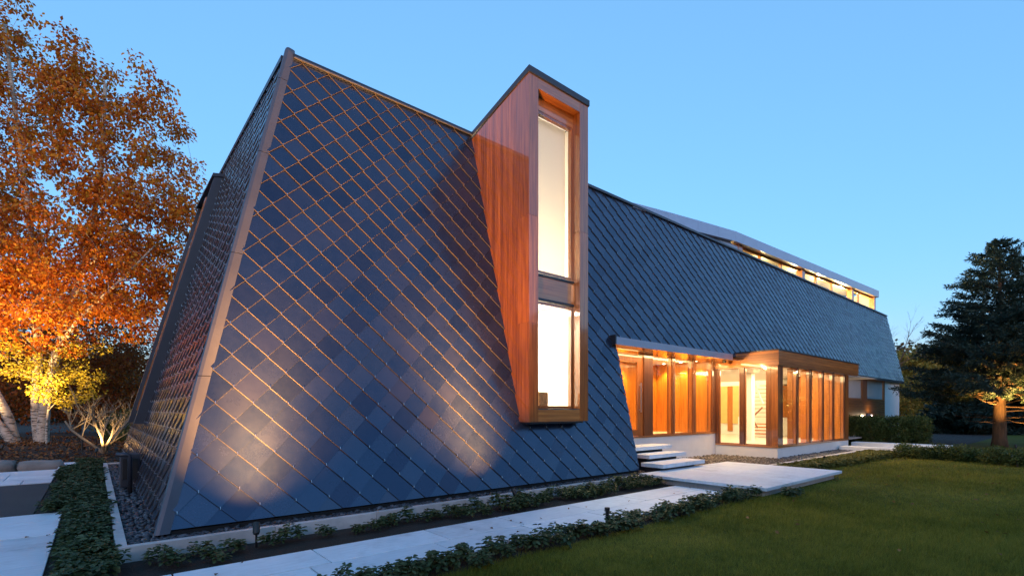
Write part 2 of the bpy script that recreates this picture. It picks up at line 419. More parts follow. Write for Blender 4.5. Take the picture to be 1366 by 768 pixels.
for k in range(-20, 20):
    s_tip = 3.82 + k * TR                           # bottom tip of the diamond
    for j in range(-8, 90):
        a = 2.62 + TW * j + (TW / 2 if k % 2 else 0); s = s_tip + TR
        z = ZB + s * CS
        if not (-TR < s < S_TOP + TR): continue
        if a < .2 or a > XR_T + .5: continue
        p0 = diamond(a, s); ctr = (a, s)
        # outer edges of the wall: hip at the left, lower edge, upper band, far end
        p0 = clip(p0, 1, -SN, -(X0 + .06)); p0 = clip(p0, 0, 1, 0) if p0 else p0
        p0 = clip(p0, 0, -1, S_TOP - .02) if p0 else p0
        if p0: p0 = clip(p0, -1, (XR_T - XR_B) / (ZE - 3.2) * CS, XR_B - (XR_T - XR_B) * (3.2 - ZB) / (ZE - 3.2))
        if len(p0) < 3: continue
        pieces = []
        mx = max(q[0] for q in p0)
        se = (EAVE - ZB) / CS; ee = .13 / 2.96 * CS
        if mx < 9.3: pieces = [p0]
        else:
            up = clip(p0, 0, 1, -se)
            lo = clip(p0, 0, -1, se); lo = clip(lo, -1, ee, 9.30) if len(lo) > 2 else []
            if area(lo) > 1e-4 and area(up) > 1e-4 and mx < 9.44: pieces = [p0]
            else: pieces = [q for q in (up, lo) if area(q) > 6e-4]
        if 5.8 < a < 7.9:                           # round the dormer
            sd_ = (1.30 - ZB) / CS; cut = []
            for q in pieces:
                lo_ = clip(q, 0, -1, sd_); hi_ = clip(q, 0, 1, -sd_)
                if len(hi_) > 2:
                    if max(p[0] for p in q) < 6.03 or min(p[0] for p in q) > 7.61: cut.append(q); continue
                    cut += [clip(hi_, -1, 0, 6.03), clip(hi_, 1, 0, -7.61)]
                    if len(lo_) > 2: cut.append(lo_)
                else: cut.append(q)
            pieces = cut
        for q in pieces:
            if area(q) < 6e-4: continue
            # leave out what lies under the dormer
            off = tile_off(); v, f = tile_geo(q, ctr, off, 'long')
            pc = [proj_size(p) for p in v[len(q):]]
            tiles.append((area(pc), 'long', v, f))
        if 0 < s_tip < S_TOP - .25 and wx(ZB + s_tip * CS) + .1 < a < 36 and not (6.0 < a < 7.65 and s_tip > 1.1) and (a < 9.25 or s_tip > se): hooks['long'].append((a, s_tip))
for k in range(-20, 20):
    s_tip = 3.70 + k * TR
    for j in range(-2, 30):
        a = 6.0 + TW * j + (TW / 2 if k % 2 else 0); s = s_tip + TR
        if not (-TR < s < S_TOP + TR): continue
        p0 = clip(diamond(a, s), 1, -SN, -(Y0 + .06)); p0 = clip(p0, 0, 1, 0) if p0 else p0
        p0 = clip(p0, 0, -1, S_TOP - .02) if p0 else p0
        p0 = clip(p0, -1, 0, YB) if p0 else p0
        if len(p0) < 3 or area(p0) < 6e-4: continue
        v, f = tile_geo(p0, (a, s), tile_off(), 'end'); tiles.append((area([proj_size(p) for p in v[len(p0):]]), 'end', v, f))
        if s_tip > 0 and wy(ZB + s_tip * CS) + .1 < a: hooks['end'].append((a, s_tip))
tiles.sort(key=lambda t: -t[0])
M['slate_edge'] = mat_simple('slate_edge', (.070, .060, .054), .8, 0, .25, 20)
def edged(me, faces):                              # the rough dressed edges of the slates are paler than their faces
    me.materials.append(M['slate_edge']); idx = []; n_ = 0
    for f_ in faces: idx += [0, 0] + [1] * (len(f_) - 2)
    me.polygons.foreach_set('material_index', idx); me.update(); return me
for t in tiles[:300]:
    hp(obj('slate', edged(pymesh('slate', t[2], t[3], M['slate']), [t[3]])))
for face in ('long', 'end'):
    m = MB()
    for t in tiles[300:]:
        if t[1] == face: m.add(t[2], t[3])
    tag(part('slate_courses', M['slate'], m), kind='stuff')
    edged(bpy.data.objects['slate_courses' if face == 'long' else 'slate_courses.001'].data, [t[3] for t in tiles[300:] if t[1] == face])
    hk = MB()
    for (a, s) in hooks[face]:
        for (d0, d1, o0, o1, wd) in ((-.006, .022, .0435, .0475, .0022), (-.009, -.004, .024, .0485, .0026)):
            v = []
            for (ss, oo) in ((d0, o0), (d0, o1), (d1, o1), (d1, o0)):
                for sg in (-1, 1):
                    aa = a + sg * wd; sl = s + ss
                    v.append((aa, Y0 + sl * SN - oo * CS, ZB + sl * CS + oo * SN) if face == 'long' else (X0 + sl * SN - oo * CS, aa, ZB + sl * CS + oo * SN))
            hk.add(v, [(0, 1, 3, 2), (2, 3, 5, 4), (4, 5, 7, 6), (6, 7, 1, 0), (0, 2, 4, 6), (1, 7, 5, 3)])
    tag(part('slate_hooks', M['steel'], hk), kind='stuff')

# --- hip trim in lengths, with a rounded head
def hip_pt(z, du, dv, o=0):                        # du: along the long wall from the arris, dv: along the end wall
    return (wx(z) + du - o * .65, wy(z) + dv - o * .65, z)
zz = [ZB - .03, 1.92, 3.62, 5.3, 6.72, ZE + .16]
for i in range(5):
    a, b = zz[i] + (.004 if i else 0), zz[i + 1] - .004
    prof = [(.105, .0), (.10, -.055), (.03, -.075), (-.055, -.055), (-.075, .02), (-.055, .10), (0, .105)]
    prof = [(.098, .03), (.096, -.035), (-.005, -.052), (-.042, -.042), (-.052, -.005), (-.035, .096), (.03, .098)]
    v = []; n = len(prof)
    lv = [a, b]
    if i == 4: lv = [a, b - .07, b - .025, b]
    for li, z in enumerate(lv):
        sc_ = (1, 1, .9, .55)[li] if i == 4 else 1
        for (p, q) in prof: v.append(((wx(z) + p * sc_), (wy(z) + q * sc_), z))
    f = [tuple(range(n))[::-1], tuple((len(lv) - 1) * n + t for t in range(n))]
    for l_ in range(len(lv) - 1):
        f += [(l_ * n + t, l_ * n + (t + 1) % n, (l_ + 1) * n + (t + 1) % n, (l_ + 1) * n + t) for t in range(n)]
    fixnormals(hp(obj('hip_trim', pymesh('hip_trim', v, f, M['zinc']))))
# --- coping along the long wall and the end wall
def coping(xa, xb, name='coping'):
    yv = wy(ZE)
    prof = [(yv - .04, ZE - .012), (yv - .07, ZE - .012), (yv - .06, ZE + .045), (yv - .03, ZE + .055), (yv + .3, ZE + .05), (yv + .3, ZE - .02)]
    v, f = prism(prof, 'x', xa, xb); fixnormals(part(name, M['zinc_dark'], MB().add(v, f)))
    m = MB().box(xa, xb, yv - .08, yv - .06, ZE - .030, ZE - .0125); part('coping_lip', M['zinc'], m)
for xa, xb in ((2.48, 4.3), (4.303, 6.02), (7.62, 10.4), (10.403, 14.0), (14.003, 19), (19.003, 24), (24.003, 30), (30.003, 36.98)): coping(xa, xb)
v, f = prism([(wx(ZE) - .06, ZE - .03), (wx(ZE) - .05, ZE + .07), (wx(ZE) + .3, ZE + .07), (wx(ZE) + .3, ZE - .03)], 'y', wy(ZE) + .15, YB)
fixnormals(part('coping', M['zinc_dark'], MB().add(v, f)))
# lower edge drip
for (xa, xb, za) in ((22.95, 35.95, EAVE - .03),):
    part('eave_trim', M['zinc_dark'], MB().box(xa, xb, wy(EAVE) - .04, wy(EAVE) + .12, za - .09, za + .02))
part('base_plate', M['black'], MB().box(X0 + .1, 9.27, Y0 + .0, Y0 + .06, .02, .155))

# --- cedar dormer
DX0, DX1, DYF, DZ0, DZ1 = 6.02, 7.62, 6.70, 1.285, 7.62
def dtop(y): return DZ1 - (y - DYF) * (DZ1 - 7.13) / (8.5 - DYF)
dorm = part('dormer', M['backing'], (lambda m: (m.add(*prism([(DYF + .30, DZ0 + .3), (DYF + .30, dtop(DYF + .3) - .02), (8.5, dtop(8.5) - .02), (8.5, 7.0), (wy(DZ0) + .1, DZ0 + .02)], 'x', DX0 + .015, DX0 + .03)),
      m.add(*prism([(DYF + .30, DZ0 + .3), (DYF + .30, dtop(DYF + .3) - .02), (8.5, dtop(8.5) - .02), (8.5, 7.0), (wy(DZ0) + .1, DZ0 + .02)], 'x', DX1 - .03, DX1 - .015)), m)[-1])(MB()))
def dpart(name, mat, mb, bevel=0): return spart(name, mat, mb, dorm, bevel)
bw = .088; y = DYF + .02
def zwall(y): return ZB + (y - Y0) / LEAN
for side in (0, 1):
    y = DYF + .02; k = 0
    while y < 8.5:
        e = min(y + bw, 8.5); g = .0018
        za0, za1 = max(DZ0, zwall(y) - .12), max(DZ0, zwall(e) - .12)
        poly = [(y + g, za0), (e - g, za1), (e - g, dtop(e)), (y + g, dtop(y))]
        x0, x1 = (DX0, DX0 + .02) if side == 0 else (DX1 - .02, DX1)
        o = dpart('board', M['cedar_v'], MB().add(*prism(poly, 'x', x0, x1))); fixnormals(o)
        y = e; k += 1
OX0, OX1, OZ0, OZ1 = 6.25, 7.375, 1.515, 7.415
GY = 6.90
zs = [DZ0 + .0, 3.1, 5.05, DZ1]
for i in range(3):
    dpart('frame_post', M['cedar_v'], MB().box(DX0 - .002, OX0, DYF - .02, DYF + .3, zs[i] + .001, zs[i + 1] - .001), .003)
    dpart('frame_post', M['cedar_v'], MB().box(OX1, DX1 + .002, DYF - .02, DYF + .3, zs[i] + .001, zs[i + 1] - .001), .003)
dpart('frame_head', M['cedar_x'], MB().box(OX0 + .001, OX1 - .001, DYF - .018, DYF + .3, OZ1, DZ1 - .002), .003)
dpart('frame_sill', M['cedar_x'], MB().box(OX0 + .001, OX1 - .001, DYF - .018, DYF + .3, DZ0 + .002, OZ0), .003)
dpart('sill_flashing', M['zinc_dark'], MB().box(OX0 + .004, OX1 - .004, DYF - .01, GY, OZ0, OZ0 + .018))
dpart('soffit_flashing', M['zinc_dark'], MB().box(DX0 + .05, DX1 - .1, DYF + .02, wy(DZ0) + .06, DZ0 - .035, DZ0 - .002))
# roof of the dormer
v, f = prism([(DYF - .045, DZ1 + .002), (DYF - .045, DZ1 + .115), (8.75, dtop(8.5) + .07), (8.75, dtop(8.5) - .0)], 'x', DX0 - .02, DX1 + .02)
fixnormals(dpart('dormer_roof', M['zinc_dark'], MB().add(v, f)))
# inner jambs, header panel, spandrel, window frames
dpart('header_panel', M['cedar_x'], MB().box(OX0 + .002, OX1 - .002, GY - .035, GY + .1, 7.17, OZ1 - .002))
dpart('spandrel', M['cedar_x'], MB().box(OX0 + .002, OX1 - .06, GY - .055, GY + .1, 3.62, 4.03), .003)
def window(parent, x0, x1, z0, z1, yy, fw=.05, mf=None, inner=True):
    fr = MB()
    fr.box(x0, x0 + fw, yy - .03, yy + .05, z0, z1); fr.box(x1 - fw, x1, yy - .03, yy + .05, z0, z1)
    fr.box(x0 + fw, x1 - fw, yy - .028, yy + .05, z0, z0 + fw); fr.box(x0 + fw, x1 - fw, yy - .028, yy + .05, z1 - fw, z1)
    spart('window_frame', mf or M['cedar_v'], fr, parent)
    spart('pane', M['glass'], MB().box(x0 + fw * .8, x1 - fw * .8, yy, yy + .008, z0 + fw * .8, z1 - fw * .8), parent)
window(dorm, OX0 + .002, OX1 - .002, 4.10, 7.165, GY)
window(dorm, OX0 + .002, OX1 - .002, 1.535, 3.56, GY)
dpart('flashing_strip', M['zinc_dark'], MB().box(OX0, OX1 - .01, GY - .075, GY + .05, 4.032, 4.075))
dpart('flashing_strip', M['zinc_dark'], MB().box(OX0, OX1 - .01, GY - .075, GY + .05, 3.575, 3.618))
dpart('roller_blind', M['blind'], MB().box(OX0 + .05, OX1 - .05, GY + .14, GY + .145, 4.1, 7.17))
# room behind the dormer windows
rm = MB(); RX0, RX1, RY1 = DX0 + .04, DX1 - .04, 9.6
rm.add([(RX0, GY + .1, 1.45), (RX1, GY + .1, 1.45), (RX1, RY1, 1.45), (RX0, RY1, 1.45)], [(0, 1, 2, 3)])
rm.add([(RX0, GY + .1, 3.72), (RX1, GY + .1, 3.72), (RX1, RY1, 3.72), (RX0, RY1, 3.72)], [(0, 1, 2, 3)])
for xx in (RX0, RX1): rm.add([(xx, GY + .1, 1.4), (xx, RY1, 1.4), (xx, RY1, 7.05), (xx, 8.4, 7.05), (xx, GY + .1, 7.4)], [(0, 1, 2, 3, 4)])
rm.add([(RX0, RY1, 1.4), (RX1, RY1, 1.4), (RX1, RY1, 7.1), (RX0, RY1, 7.1)], [(0, 1, 2, 3)])
rm.add([(RX0, GY + .1, 7.4), (RX1, GY + .1, 7.4), (RX1, RY1, 7.0), (RX0, RY1, 7.0)], [(0, 1, 2, 3)])
dpart('room_lining', M['inwhite'], rm)
WARM = (1, .72, .36); WARM2 = (1, .86, .64)
lamp('AREA', 'dormer_room_light', (6.8, 8.2, 3.65), 17, WARM2, house, shape='RECTANGLE', size=.9, size_y=1.6)
lamp('POINT', 'dormer_upper_light', (6.8, 8.2, 4.3), 19, WARM2, house, shadow_soft_size=.25)
for o_ in (bpy.data.objects['dormer_room_light'], bpy.data.objects['dormer_upper_light']): o_.matrix_parent_inverse = Matrix.Translation(-Vector(house.location))
bk_ = tag(MB().box(6.60, 6.86, GY + .14, GY + .32, 1.46, 1.86).build('woven_basket', mat_simple('wicker', (.30, .17, .07), .8, 0, .4, 60), None, .03), 'small brown woven basket standing on the sill of the lower dormer window', 'basket')

# --- clerestory along the roof
cl = part('clerestory', M['zinc_dark'], MB().add([(14.5, 8.62, ZE + .05), (17.6, 8.62, ZE + .05), (17.6, 8.62, 7.55), (16.2, 8.62, 7.42)], [(0, 1, 2, 3)]).add([(11.6, 8.6, ZE + .04), (17.6, 8.6, 7.86), (17.6, 13, 7.86), (11.6, 13, ZE + .04)], [(0, 1, 2, 3)]))
tri = MB()
YF = 8.45
segs = [(11.53, 7.30, 7.18), (13.3, 7.49, 7.24), (15.0, 7.66, 7.29), (16.3, 7.78, 7.42), (17.57, 7.90, 7.545)]
for (a, b) in zip(segs[:-1], segs[1:]):
    v = [(a[0] + .003, YF, a[2]), (b[0] - .003, YF, b[2]), (b[0] - .003, YF, b[1]), (a[0] + .003, YF, a[1])]
    v += [(p[0], YF + .14, p[2]) for p in v]
    spart('fascia_panel', M['zinc_light'], MB().add(v, [(0, 1, 2, 3), (7, 6, 5, 4), (0, 4, 5, 1), (1, 5, 6, 2), (2, 6, 7, 3), (3, 7, 4, 0)]), cl)
xs = [17.57, 22.0, 26.3, 30.6, 35.25]
def cz(x, b): return (7.545 + (8.114 - 7.545) * (x - 17.57) / 17.68) if b else (7.90 + (8.50 - 7.90) * (x - 17.57) / 17.68)
for a, b in zip(xs[:-1], xs[1:]):
    v = [(a + .003, YF, cz(a, 1)), (b - .003, YF, cz(b, 1)), (b - .003, YF, cz(b, 0)), (a + .003, YF, cz(a, 0))]
    v += [(p[0], YF + .14, p[2]) for p in v]
    spart('fascia_panel', M['zinc_light'], MB().add(v, [(0, 1, 2, 3), (7, 6, 5, 4), (0, 4, 5, 1), (1, 5, 6, 2), (2, 6, 7, 3), (3, 7, 4, 0)]), cl)
rf = MB().add([(17.57, YF + .02, 7.88), (35.25, YF + .02, 8.48), (35.25, 13, 8.48), (17.57, 13, 7.88)], [(0, 1, 2, 3)])
spart('roof_sheet', M['zinc_dark'], rf, cl)
sf = MB().add([(17.6, YF + .02, cz(17.6, 1) + .02), (17.6, 8.9, cz(17.6, 1) + .02), (35.2, 8.9, cz(35.2, 1) + .02), (35.2, YF + .02, cz(35.2, 1) + .02)], [(0, 1, 2, 3)])
spart('soffit', M['cedar_x'], sf, cl)
spart('end_panel', M['zinc_light'], MB().box(14.9, 18.15, 8.60, 8.64, ZE, 7.5), cl)
YG = 8.72
posts = [18.2, 24.2, 31.0, 35.0]
for px_ in posts: spart('post', M['cedar_v'], MB().box(px_ - .16, px_ + .16, YG - .14, YG + .1, ZE, cz(px_, 1) + .02), cl)
mull = [20.1, 22.1, 26.05, 28.15, 32.4]
for px_ in mull: spart('mullion', M['cedar_v'], MB().box(px_ - .05, px_ + .05, YG - .04, YG + .06, ZE, cz(px_, 1) + .02), cl)
allx = sorted(posts + mull)
for a, b in zip(allx[:-1], allx[1:]):
    a += .08; b -= .08
    v = [(a, YG, ZE + .02), (b, YG, ZE + .02), (b, YG, cz(b, 1) - .06), (a, YG, cz(a, 1) - .06)]
    spart('pane', M['glass'], MB().add(v, [(0, 1, 2, 3)]), cl)
    v = [(a, YG - .02, cz(a, 1) - .06), (b, YG - .02, cz(b, 1) - .06), (b, YG - .02, cz(b, 1) + .02), (a, YG - .02, cz(a, 1) + .02)]
    v += [(p[0], YG + .05, p[2]) for p in v]
    spart('window_head', M['cedar_x'], MB().add(v, [(0, 1, 2, 3), (7, 6, 5, 4), (0, 4, 5, 1), (2, 6, 7, 3)]), cl)
cr = MB()
cr.add([(17.8, 11.2, ZE), (35.1, 11.2, ZE), (35.1, 11.2, 8.45), (17.8, 11.2, 7.85)], [(0, 1, 2, 3)])
cr.add([(35.1, 8.75, ZE), (35.1, 11.2, ZE), (35.1, 11.2, 8.45), (35.1, 8.75, 8.3)], [(0, 1, 2, 3)])
cr.add([(17.8, 8.75, ZE), (17.8, 11.2, ZE), (17.8, 11.2, 7.85), (17.8, 8.75, 7.85)], [(0, 1, 2, 3)])
spart('room_lining', mat_simple('warm_plaster', (.70, .55, .28), .7), cr, cl)
def hlamp(*a, **k):
    o = lamp(*a, **k); o.parent = house; o.matrix_parent_inverse = Matrix.Translation(-Vector(house.location)); return o
for x_, e_ in ((19.2, 30), (22.6, 55), (26.2, 90), (29.2, 110), (32.8, 110)):
    hlamp('POINT', 'clerestory_light', (x_, 9.7, ZE + .25), e_, (1, .70, .26), shadow_soft_size=.15)

# --- entrance: recess, canopy, glazing
EY = 8.15; EZ0, EZ1 = .755, 3.10
ent = part('entrance', M['white'], MB().box(9.2, 15.49, EY - .02, EY + .2, -.02, EZ0 - .002))
def epart(name, mat, mb, bevel=0): return spart(name, mat, mb, ent, bevel)
epart('side_wall', M['cedar_v'], MB().add(*prism([(wy(.1) + .04, .05), (EY, .05), (EY, 3.2), (wy(3.2) + .04, 3.2)], 'x', 9.05, 9.22)))
epart('sill', M['cedar_x'], MB().box(9.3, 15.48, EY - .05, EY + .12, EZ0, EZ0 + .045), .003)
epart('head', M['cedar_x'], MB().box(9.3, 15.48, EY - .03, EY + .12, EZ1 - .02, EZ1 + .1))
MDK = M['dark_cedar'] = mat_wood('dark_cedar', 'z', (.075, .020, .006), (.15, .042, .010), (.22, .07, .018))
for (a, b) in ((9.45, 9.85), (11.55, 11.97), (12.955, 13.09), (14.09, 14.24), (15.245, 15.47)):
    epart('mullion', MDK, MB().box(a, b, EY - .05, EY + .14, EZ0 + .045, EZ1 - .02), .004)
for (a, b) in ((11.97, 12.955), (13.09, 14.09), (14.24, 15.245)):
    window(ent, a + .001, b - .001, EZ0 + .046, EZ1 - .022, EY + .02, .03)
dr = MB()
dr.box(9.86, 10.08, EY - .01, EY + .05, EZ0 + .05, EZ1 - .13); dr.box(11.30, 11.545, EY - .01, EY + .05, EZ0 + .05, EZ1 - .13)
dr.box(10.08, 11.30, EY - .008, EY + .05, EZ0 + .05, EZ0 + .22); dr.box(10.08, 11.30, EY - .008, EY + .05, EZ1 - .3, EZ1 - .13)
epart('door', M['cedar_v'], dr)
epart('pane', M['glass'], MB().box(10.07, 11.31, EY + .015, EY + .023, EZ0 + .21, EZ1 - .29))
epart('door_handle', M['steel'], MB().box(11.38, 11.41, EY - .07, EY - .045, 1.45, 2.25).box(11.385, 11.405, EY - .05, EY, 1.5, 1.53).box(11.385, 11.405, EY - .05, EY, 2.17, 2.2))
cn = part('canopy', M['zinc_light'], MB().box(9.30, 14.95, 7.28, 7.31, 3.035, 3.215).box(9.30, 14.95, 7.31, wy(3.2) + .25, 3.17, 3.2))
spart('soffit', M['cedar_x'], MB().box(9.3, 15.45, 7.312, EY + .1, 3.045, 3.075), cn)
spart('end_cap', M['zinc_dark'], MB().box(9.26, 9.298, 7.28, wy(3.2) + .1, 3.035, 3.26), cn)
spart('security_camera', M['black'], MB().tube([(14.95, 7.55, 3.04), (14.95, 7.55, 2.97)], .05, 10), cn, smooth=False)
# hall behind the glass
HB = 10.3
hall = MB()
hall.add([(9.22, EY, EZ0 - .004), (15.5, EY, EZ0 - .004), (15.5, HB, EZ0 - .004), (9.22, HB, EZ0 - .004)], [(0, 1, 2, 3)])
hf = epart('hall_floor', M['limestone'], hall)
epart('hall_ceiling', M['inwhite'], MB().box(9.0, 15.5, EY + .125, HB, EZ1 + .02, EZ1 + .1))
x = 9.0; k = 0
while x < 15.45:
    e = min(x + .30, 15.45)
    epart('wall_panel', M['panel_v'], MB().box(x + .003, e - .003, HB, HB + .03, EZ0, EZ1 + .02)); x = e
epart('side_panel', M['panel_v'], MB().box(9.0, 9.03, EY + .1, HB, EZ0, EZ1 + .02))
epart('wall_back', M['backing'], MB().box(8.9, 15.5, HB + .032, HB + .08, EZ0 - .1, EZ1 + .2))
for (xx, zz_, ww, hh) in ((12.05, 1.98, .09, .09), (11.92, 1.62, .15, .09), (12.25, .98, .07, .1)):
    epart('switch_plate', M['white'], MB().box(xx, xx + ww, HB - .012, HB, zz_, zz_ + hh), .003)
for (xx, yy_) in ((10.9, HB - .28), (13.4, HB - .28), (15.2, 9.85), (15.2, 9.2), (15.2, 8.62)):
    epart('downlight', mat_emit('downlight_lens', (1, .8, .5), 3), MB().tube([(xx, yy_, EZ1 + .019), (xx, yy_, EZ1 + .010)], .04, 12))
    hlamp('SPOT', 'hall_downlight', (xx, yy_, EZ1 - .01), 24, (1, .62, .20), spot_size=R(95), spot_blend=.7, shadow_soft_size=.03, target=(xx + .03, yy_ + .03, 0))
hlamp('AREA', 'hall_light', (12.4, 9.2, EZ1 - .01), 19, (1, .68, .26), shape='RECTANGLE', size=5.6, size_y=1.3)
hlamp('AREA', 'soffit_light', (12.2, 7.75, 3.04), 10, (1, .66, .30), shape='RECTANGLE', size=4.5, size_y=.3)
hlamp('SPOT', 'soffit_spot', (13.6, 7.42, 2.95), 30, (1, .60, .22), spot_size=R(100), spot_blend=1, shadow_soft_size=.04, target=(15.5, 7.3, 2.75))

# --- glazed gallery
GX0, GX1, GYF, GZ0, GZ1, GZT = 15.5, 21.85, 6.2, .415, 2.84, 3.28
gal = part('gallery', M['white'], MB().box(GX0, GX1, GYF, 8.13, -.02, GZ0 - .03))
def gpart(name, mat, mb, bevel=0): return spart(name, mat, mb, gal, bevel)
bh = (GZT - GZ1) / 5
for i in range(5):
    z0, z1 = GZ1 + i * bh + .0015, GZ1 + (i + 1) * bh - .0015
    gpart('fascia_board', M['cedar_x'], MB().box(GX0 - .03, 22.9, GYF - .05, GYF - .025, z0, z1))
    gpart('fascia_board', M['cedar_y'], MB().box(GX0 - .055, GX0 - .031, GYF - .05, 8.1, z0, z1))
gpart('fascia_core', M['backing'], MB().box(GX0 - .03, 22.88, GYF - .024, wy(GZ1) + .3, GZ1 + .01, GZT - .01))
gpart('roof_edge', M['zinc_dark'], MB().box(GX0 - .075, 22.93, GYF - .07, 7.6, GZT, GZT + .035))
gpart('soffit', M['cedar_x'], MB().box(21.9, 22.87, GYF - .02, 7.6, GZ1 - .01, GZ1 + .008))
gpart('sill', M['cedar_x'], MB().box(GX0 - .03, GX1, GYF - .03, GYF + .15, GZ0 - .03, GZ0 + .02), .003)
gpart('sill', M['cedar_y'], MB().box(GX0 - .03, GX0 + .15, GYF + .151, 8.1, GZ0 - .03, GZ0 + .02), .003)
gpart('corner_post', M['cedar_v'], MB().box(GX0 - .012, GX0 + .17, GYF + .19, GYF + .32, GZ0 + .02, GZ1), .004)
gpart('corner_post', M['cedar_v'], MB().box(GX0 - .012, GX0 + .17, GYF - .012, GYF + .188, GZ0 + .02, GZ1), .004)
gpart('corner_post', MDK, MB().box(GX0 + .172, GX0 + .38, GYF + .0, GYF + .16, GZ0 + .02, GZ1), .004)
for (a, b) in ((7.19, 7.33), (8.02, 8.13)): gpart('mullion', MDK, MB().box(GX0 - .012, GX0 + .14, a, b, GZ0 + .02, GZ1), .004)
for (a, b) in ((6.52, 7.19), (7.33, 8.02)):
    fr = MB(); xx = GX0 + .06
    for (p, q) in ((a, a + .03), (b - .03, b)): fr.box(xx - .03, xx + .03, p + .001, q - .001, GZ0 + .02, GZ1)
    fr.box(xx - .028, xx + .03, a + .03, b - .03, GZ0 + .02, GZ0 + .05); fr.box(xx - .028, xx + .03, a + .03, b - .03, GZ1 - .03, GZ1)
    gpart('window_frame', M['cedar_v'], fr)
    gpart('pane', M['glass'], MB().box(xx - .004, xx + .004, a + .025, b - .025, GZ0 + .045, GZ1 - .025))
edges = [(15.88, 16.95), (17.05, 18.05), (18.17, 19.17), (19.29, 20.2), (20.32, 21.38)]
for i, (a, b) in enumerate(edges):
    window(gal, a + .001, b - .001, GZ0 + .021, GZ1 - .001, GYF + .05, .028)
    # deep cedar fin between the panes
    gpart('mullion', MDK, MB().box(b, b + .11, GYF - .01, GYF + .13, GZ0 + .02, GZ1), .003)
    gpart('fin', M['panel_v'], MB().box(b - .002, b + .112, GYF + .131, GYF + .29, GZ0 + .02, GZ1), .003)
gpart('end_post', M['cedar_v'], MB().box(21.49, 21.85, GYF - .01, GYF + .3, GZ0 + .02, GZ1), .004)
# gallery interior
IX1, IY1 = 25.5, 13.5
gpart('floor', M['limestone'], MB().box(GX0 + .15, IX1, GYF + .15, IY1, GZ0 - .05, GZ0 + .012))
gpart('ceiling', M['inwhite'], MB().box(GX0 + .0, IX1, GYF + .0, IY1, GZ1 - .008, GZ1 + .009))
x = 7.55; k = 0
z = GZ0
while z < GZ1 - .02:                                # siding on the end wall inside
    gpart('siding_board', M['panel_x'], MB().box(21.40, 21.44, GYF + .3, 8.1, z + .002, min(z + .125, GZ1 - .01) - .002)); z += .125
gpart('end_wall', M['backing'], MB().box(21.45, 21.5, GYF + .3, 8.1, GZ0, GZ1))
gpart('hall_side_wall', M['backing'], MB().box(15.47, 15.5, 8.15, HB + .1, GZ0, 3.15))
y = 8.16
while y < HB:
    gpart('wall_panel', M['panel_v'], MB().box(15.44, 15.469, y + .003, min(y + .3, HB) - .003, EZ0, EZ1 + .015)); y += .3
gpart('back_wall', M['inwhite'], MB().box(15.5, IX1, IY1, IY1 + .1, GZ0, GZ1))
gpart('far_wall', M['inwhite'], MB().box(IX1, IX1 + .1, 8.1, IY1, GZ0, GZ1))
gpart('column', M['inwhite'], MB().box(17.85, 18.1, 8.02, 8.2, GZ0, GZ1))
gpart('partition', M['inwhite'], MB().box(22.55, 22.6, 8.1, 12.4, GZ0, GZ1))
for (a, b, z0_, mt_, nm_) in ((11.22, 11.8, .9, 'yellow_curtain', 'curtain'), (10.98, 11.21, .55, 'panel_v', 'wood_panel'), (10.7, 10.97, .9, 'yellow_curtain', 'curtain'), (9.0, 9.35, 1.2, 'yellow_curtain', 'curtain'), (8.55, 8.8, 1.2, 'panel_v', 'wood_panel'), (8.15, 8.4, .45, 'yellow_curtain', 'curtain')):
    gpart(nm_, M[mt_], MB().box(22.5, 22.54, a, b, z0_, GZ1 - .22))
gpart('low_wall', M['inwhite'], MB().box(19.3, 19.4, 8.75, 9.2, GZ0, 1.25), .01)
st = gpart('stringer', M['inwhite'], MB().tube([(19.95, 8.95, 2.8), (19.95, 8.52, 1.75)], .035, 6).tube([(19.9, 9.25, 1.75), (19.9, 8.98, 1.25)], .03, 6))
for i in range(9): gpart('stair_tread', M['limestone'], MB().box(20.3 + i * .2, 20.58 + i * .2, 8.5, 9.5, 1.22 + .165 * i, 1.262 + .165 * i))
for i in range(4): gpart('stair_tread', M['panel_v'], MB().box(20.2, 20.5, 8.4, 9.0, .55 + .13 * i, .59 + .13 * i))
gpart('handrail', M['dark_cedar'], MB().tube([(19.85, 8.5, 1.62), (19.85, 9.0, 1.12)], .035, 8).tube([(19.85, 8.92, 1.2), (19.85, 8.68, .82)], .035, 8))
for yy_ in (9.0, 8.9): gpart('baluster', M['steel'], MB().tube([(19.85, yy_, GZ0), (19.85, yy_, 1.1)], .012, 6))
hlamp('AREA', 'gallery_light', (18.4, 7.2, GZ1 - .02), 38, (1, .70, .34), shape='RECTANGLE', size=5, size_y=1.2)
hlamp('AREA', 'gallery_back_light', (20.0, 10.6, GZ1 - .02), 32, (1, .72, .36), shape='RECTANGLE', size=6, size_y=3.5)

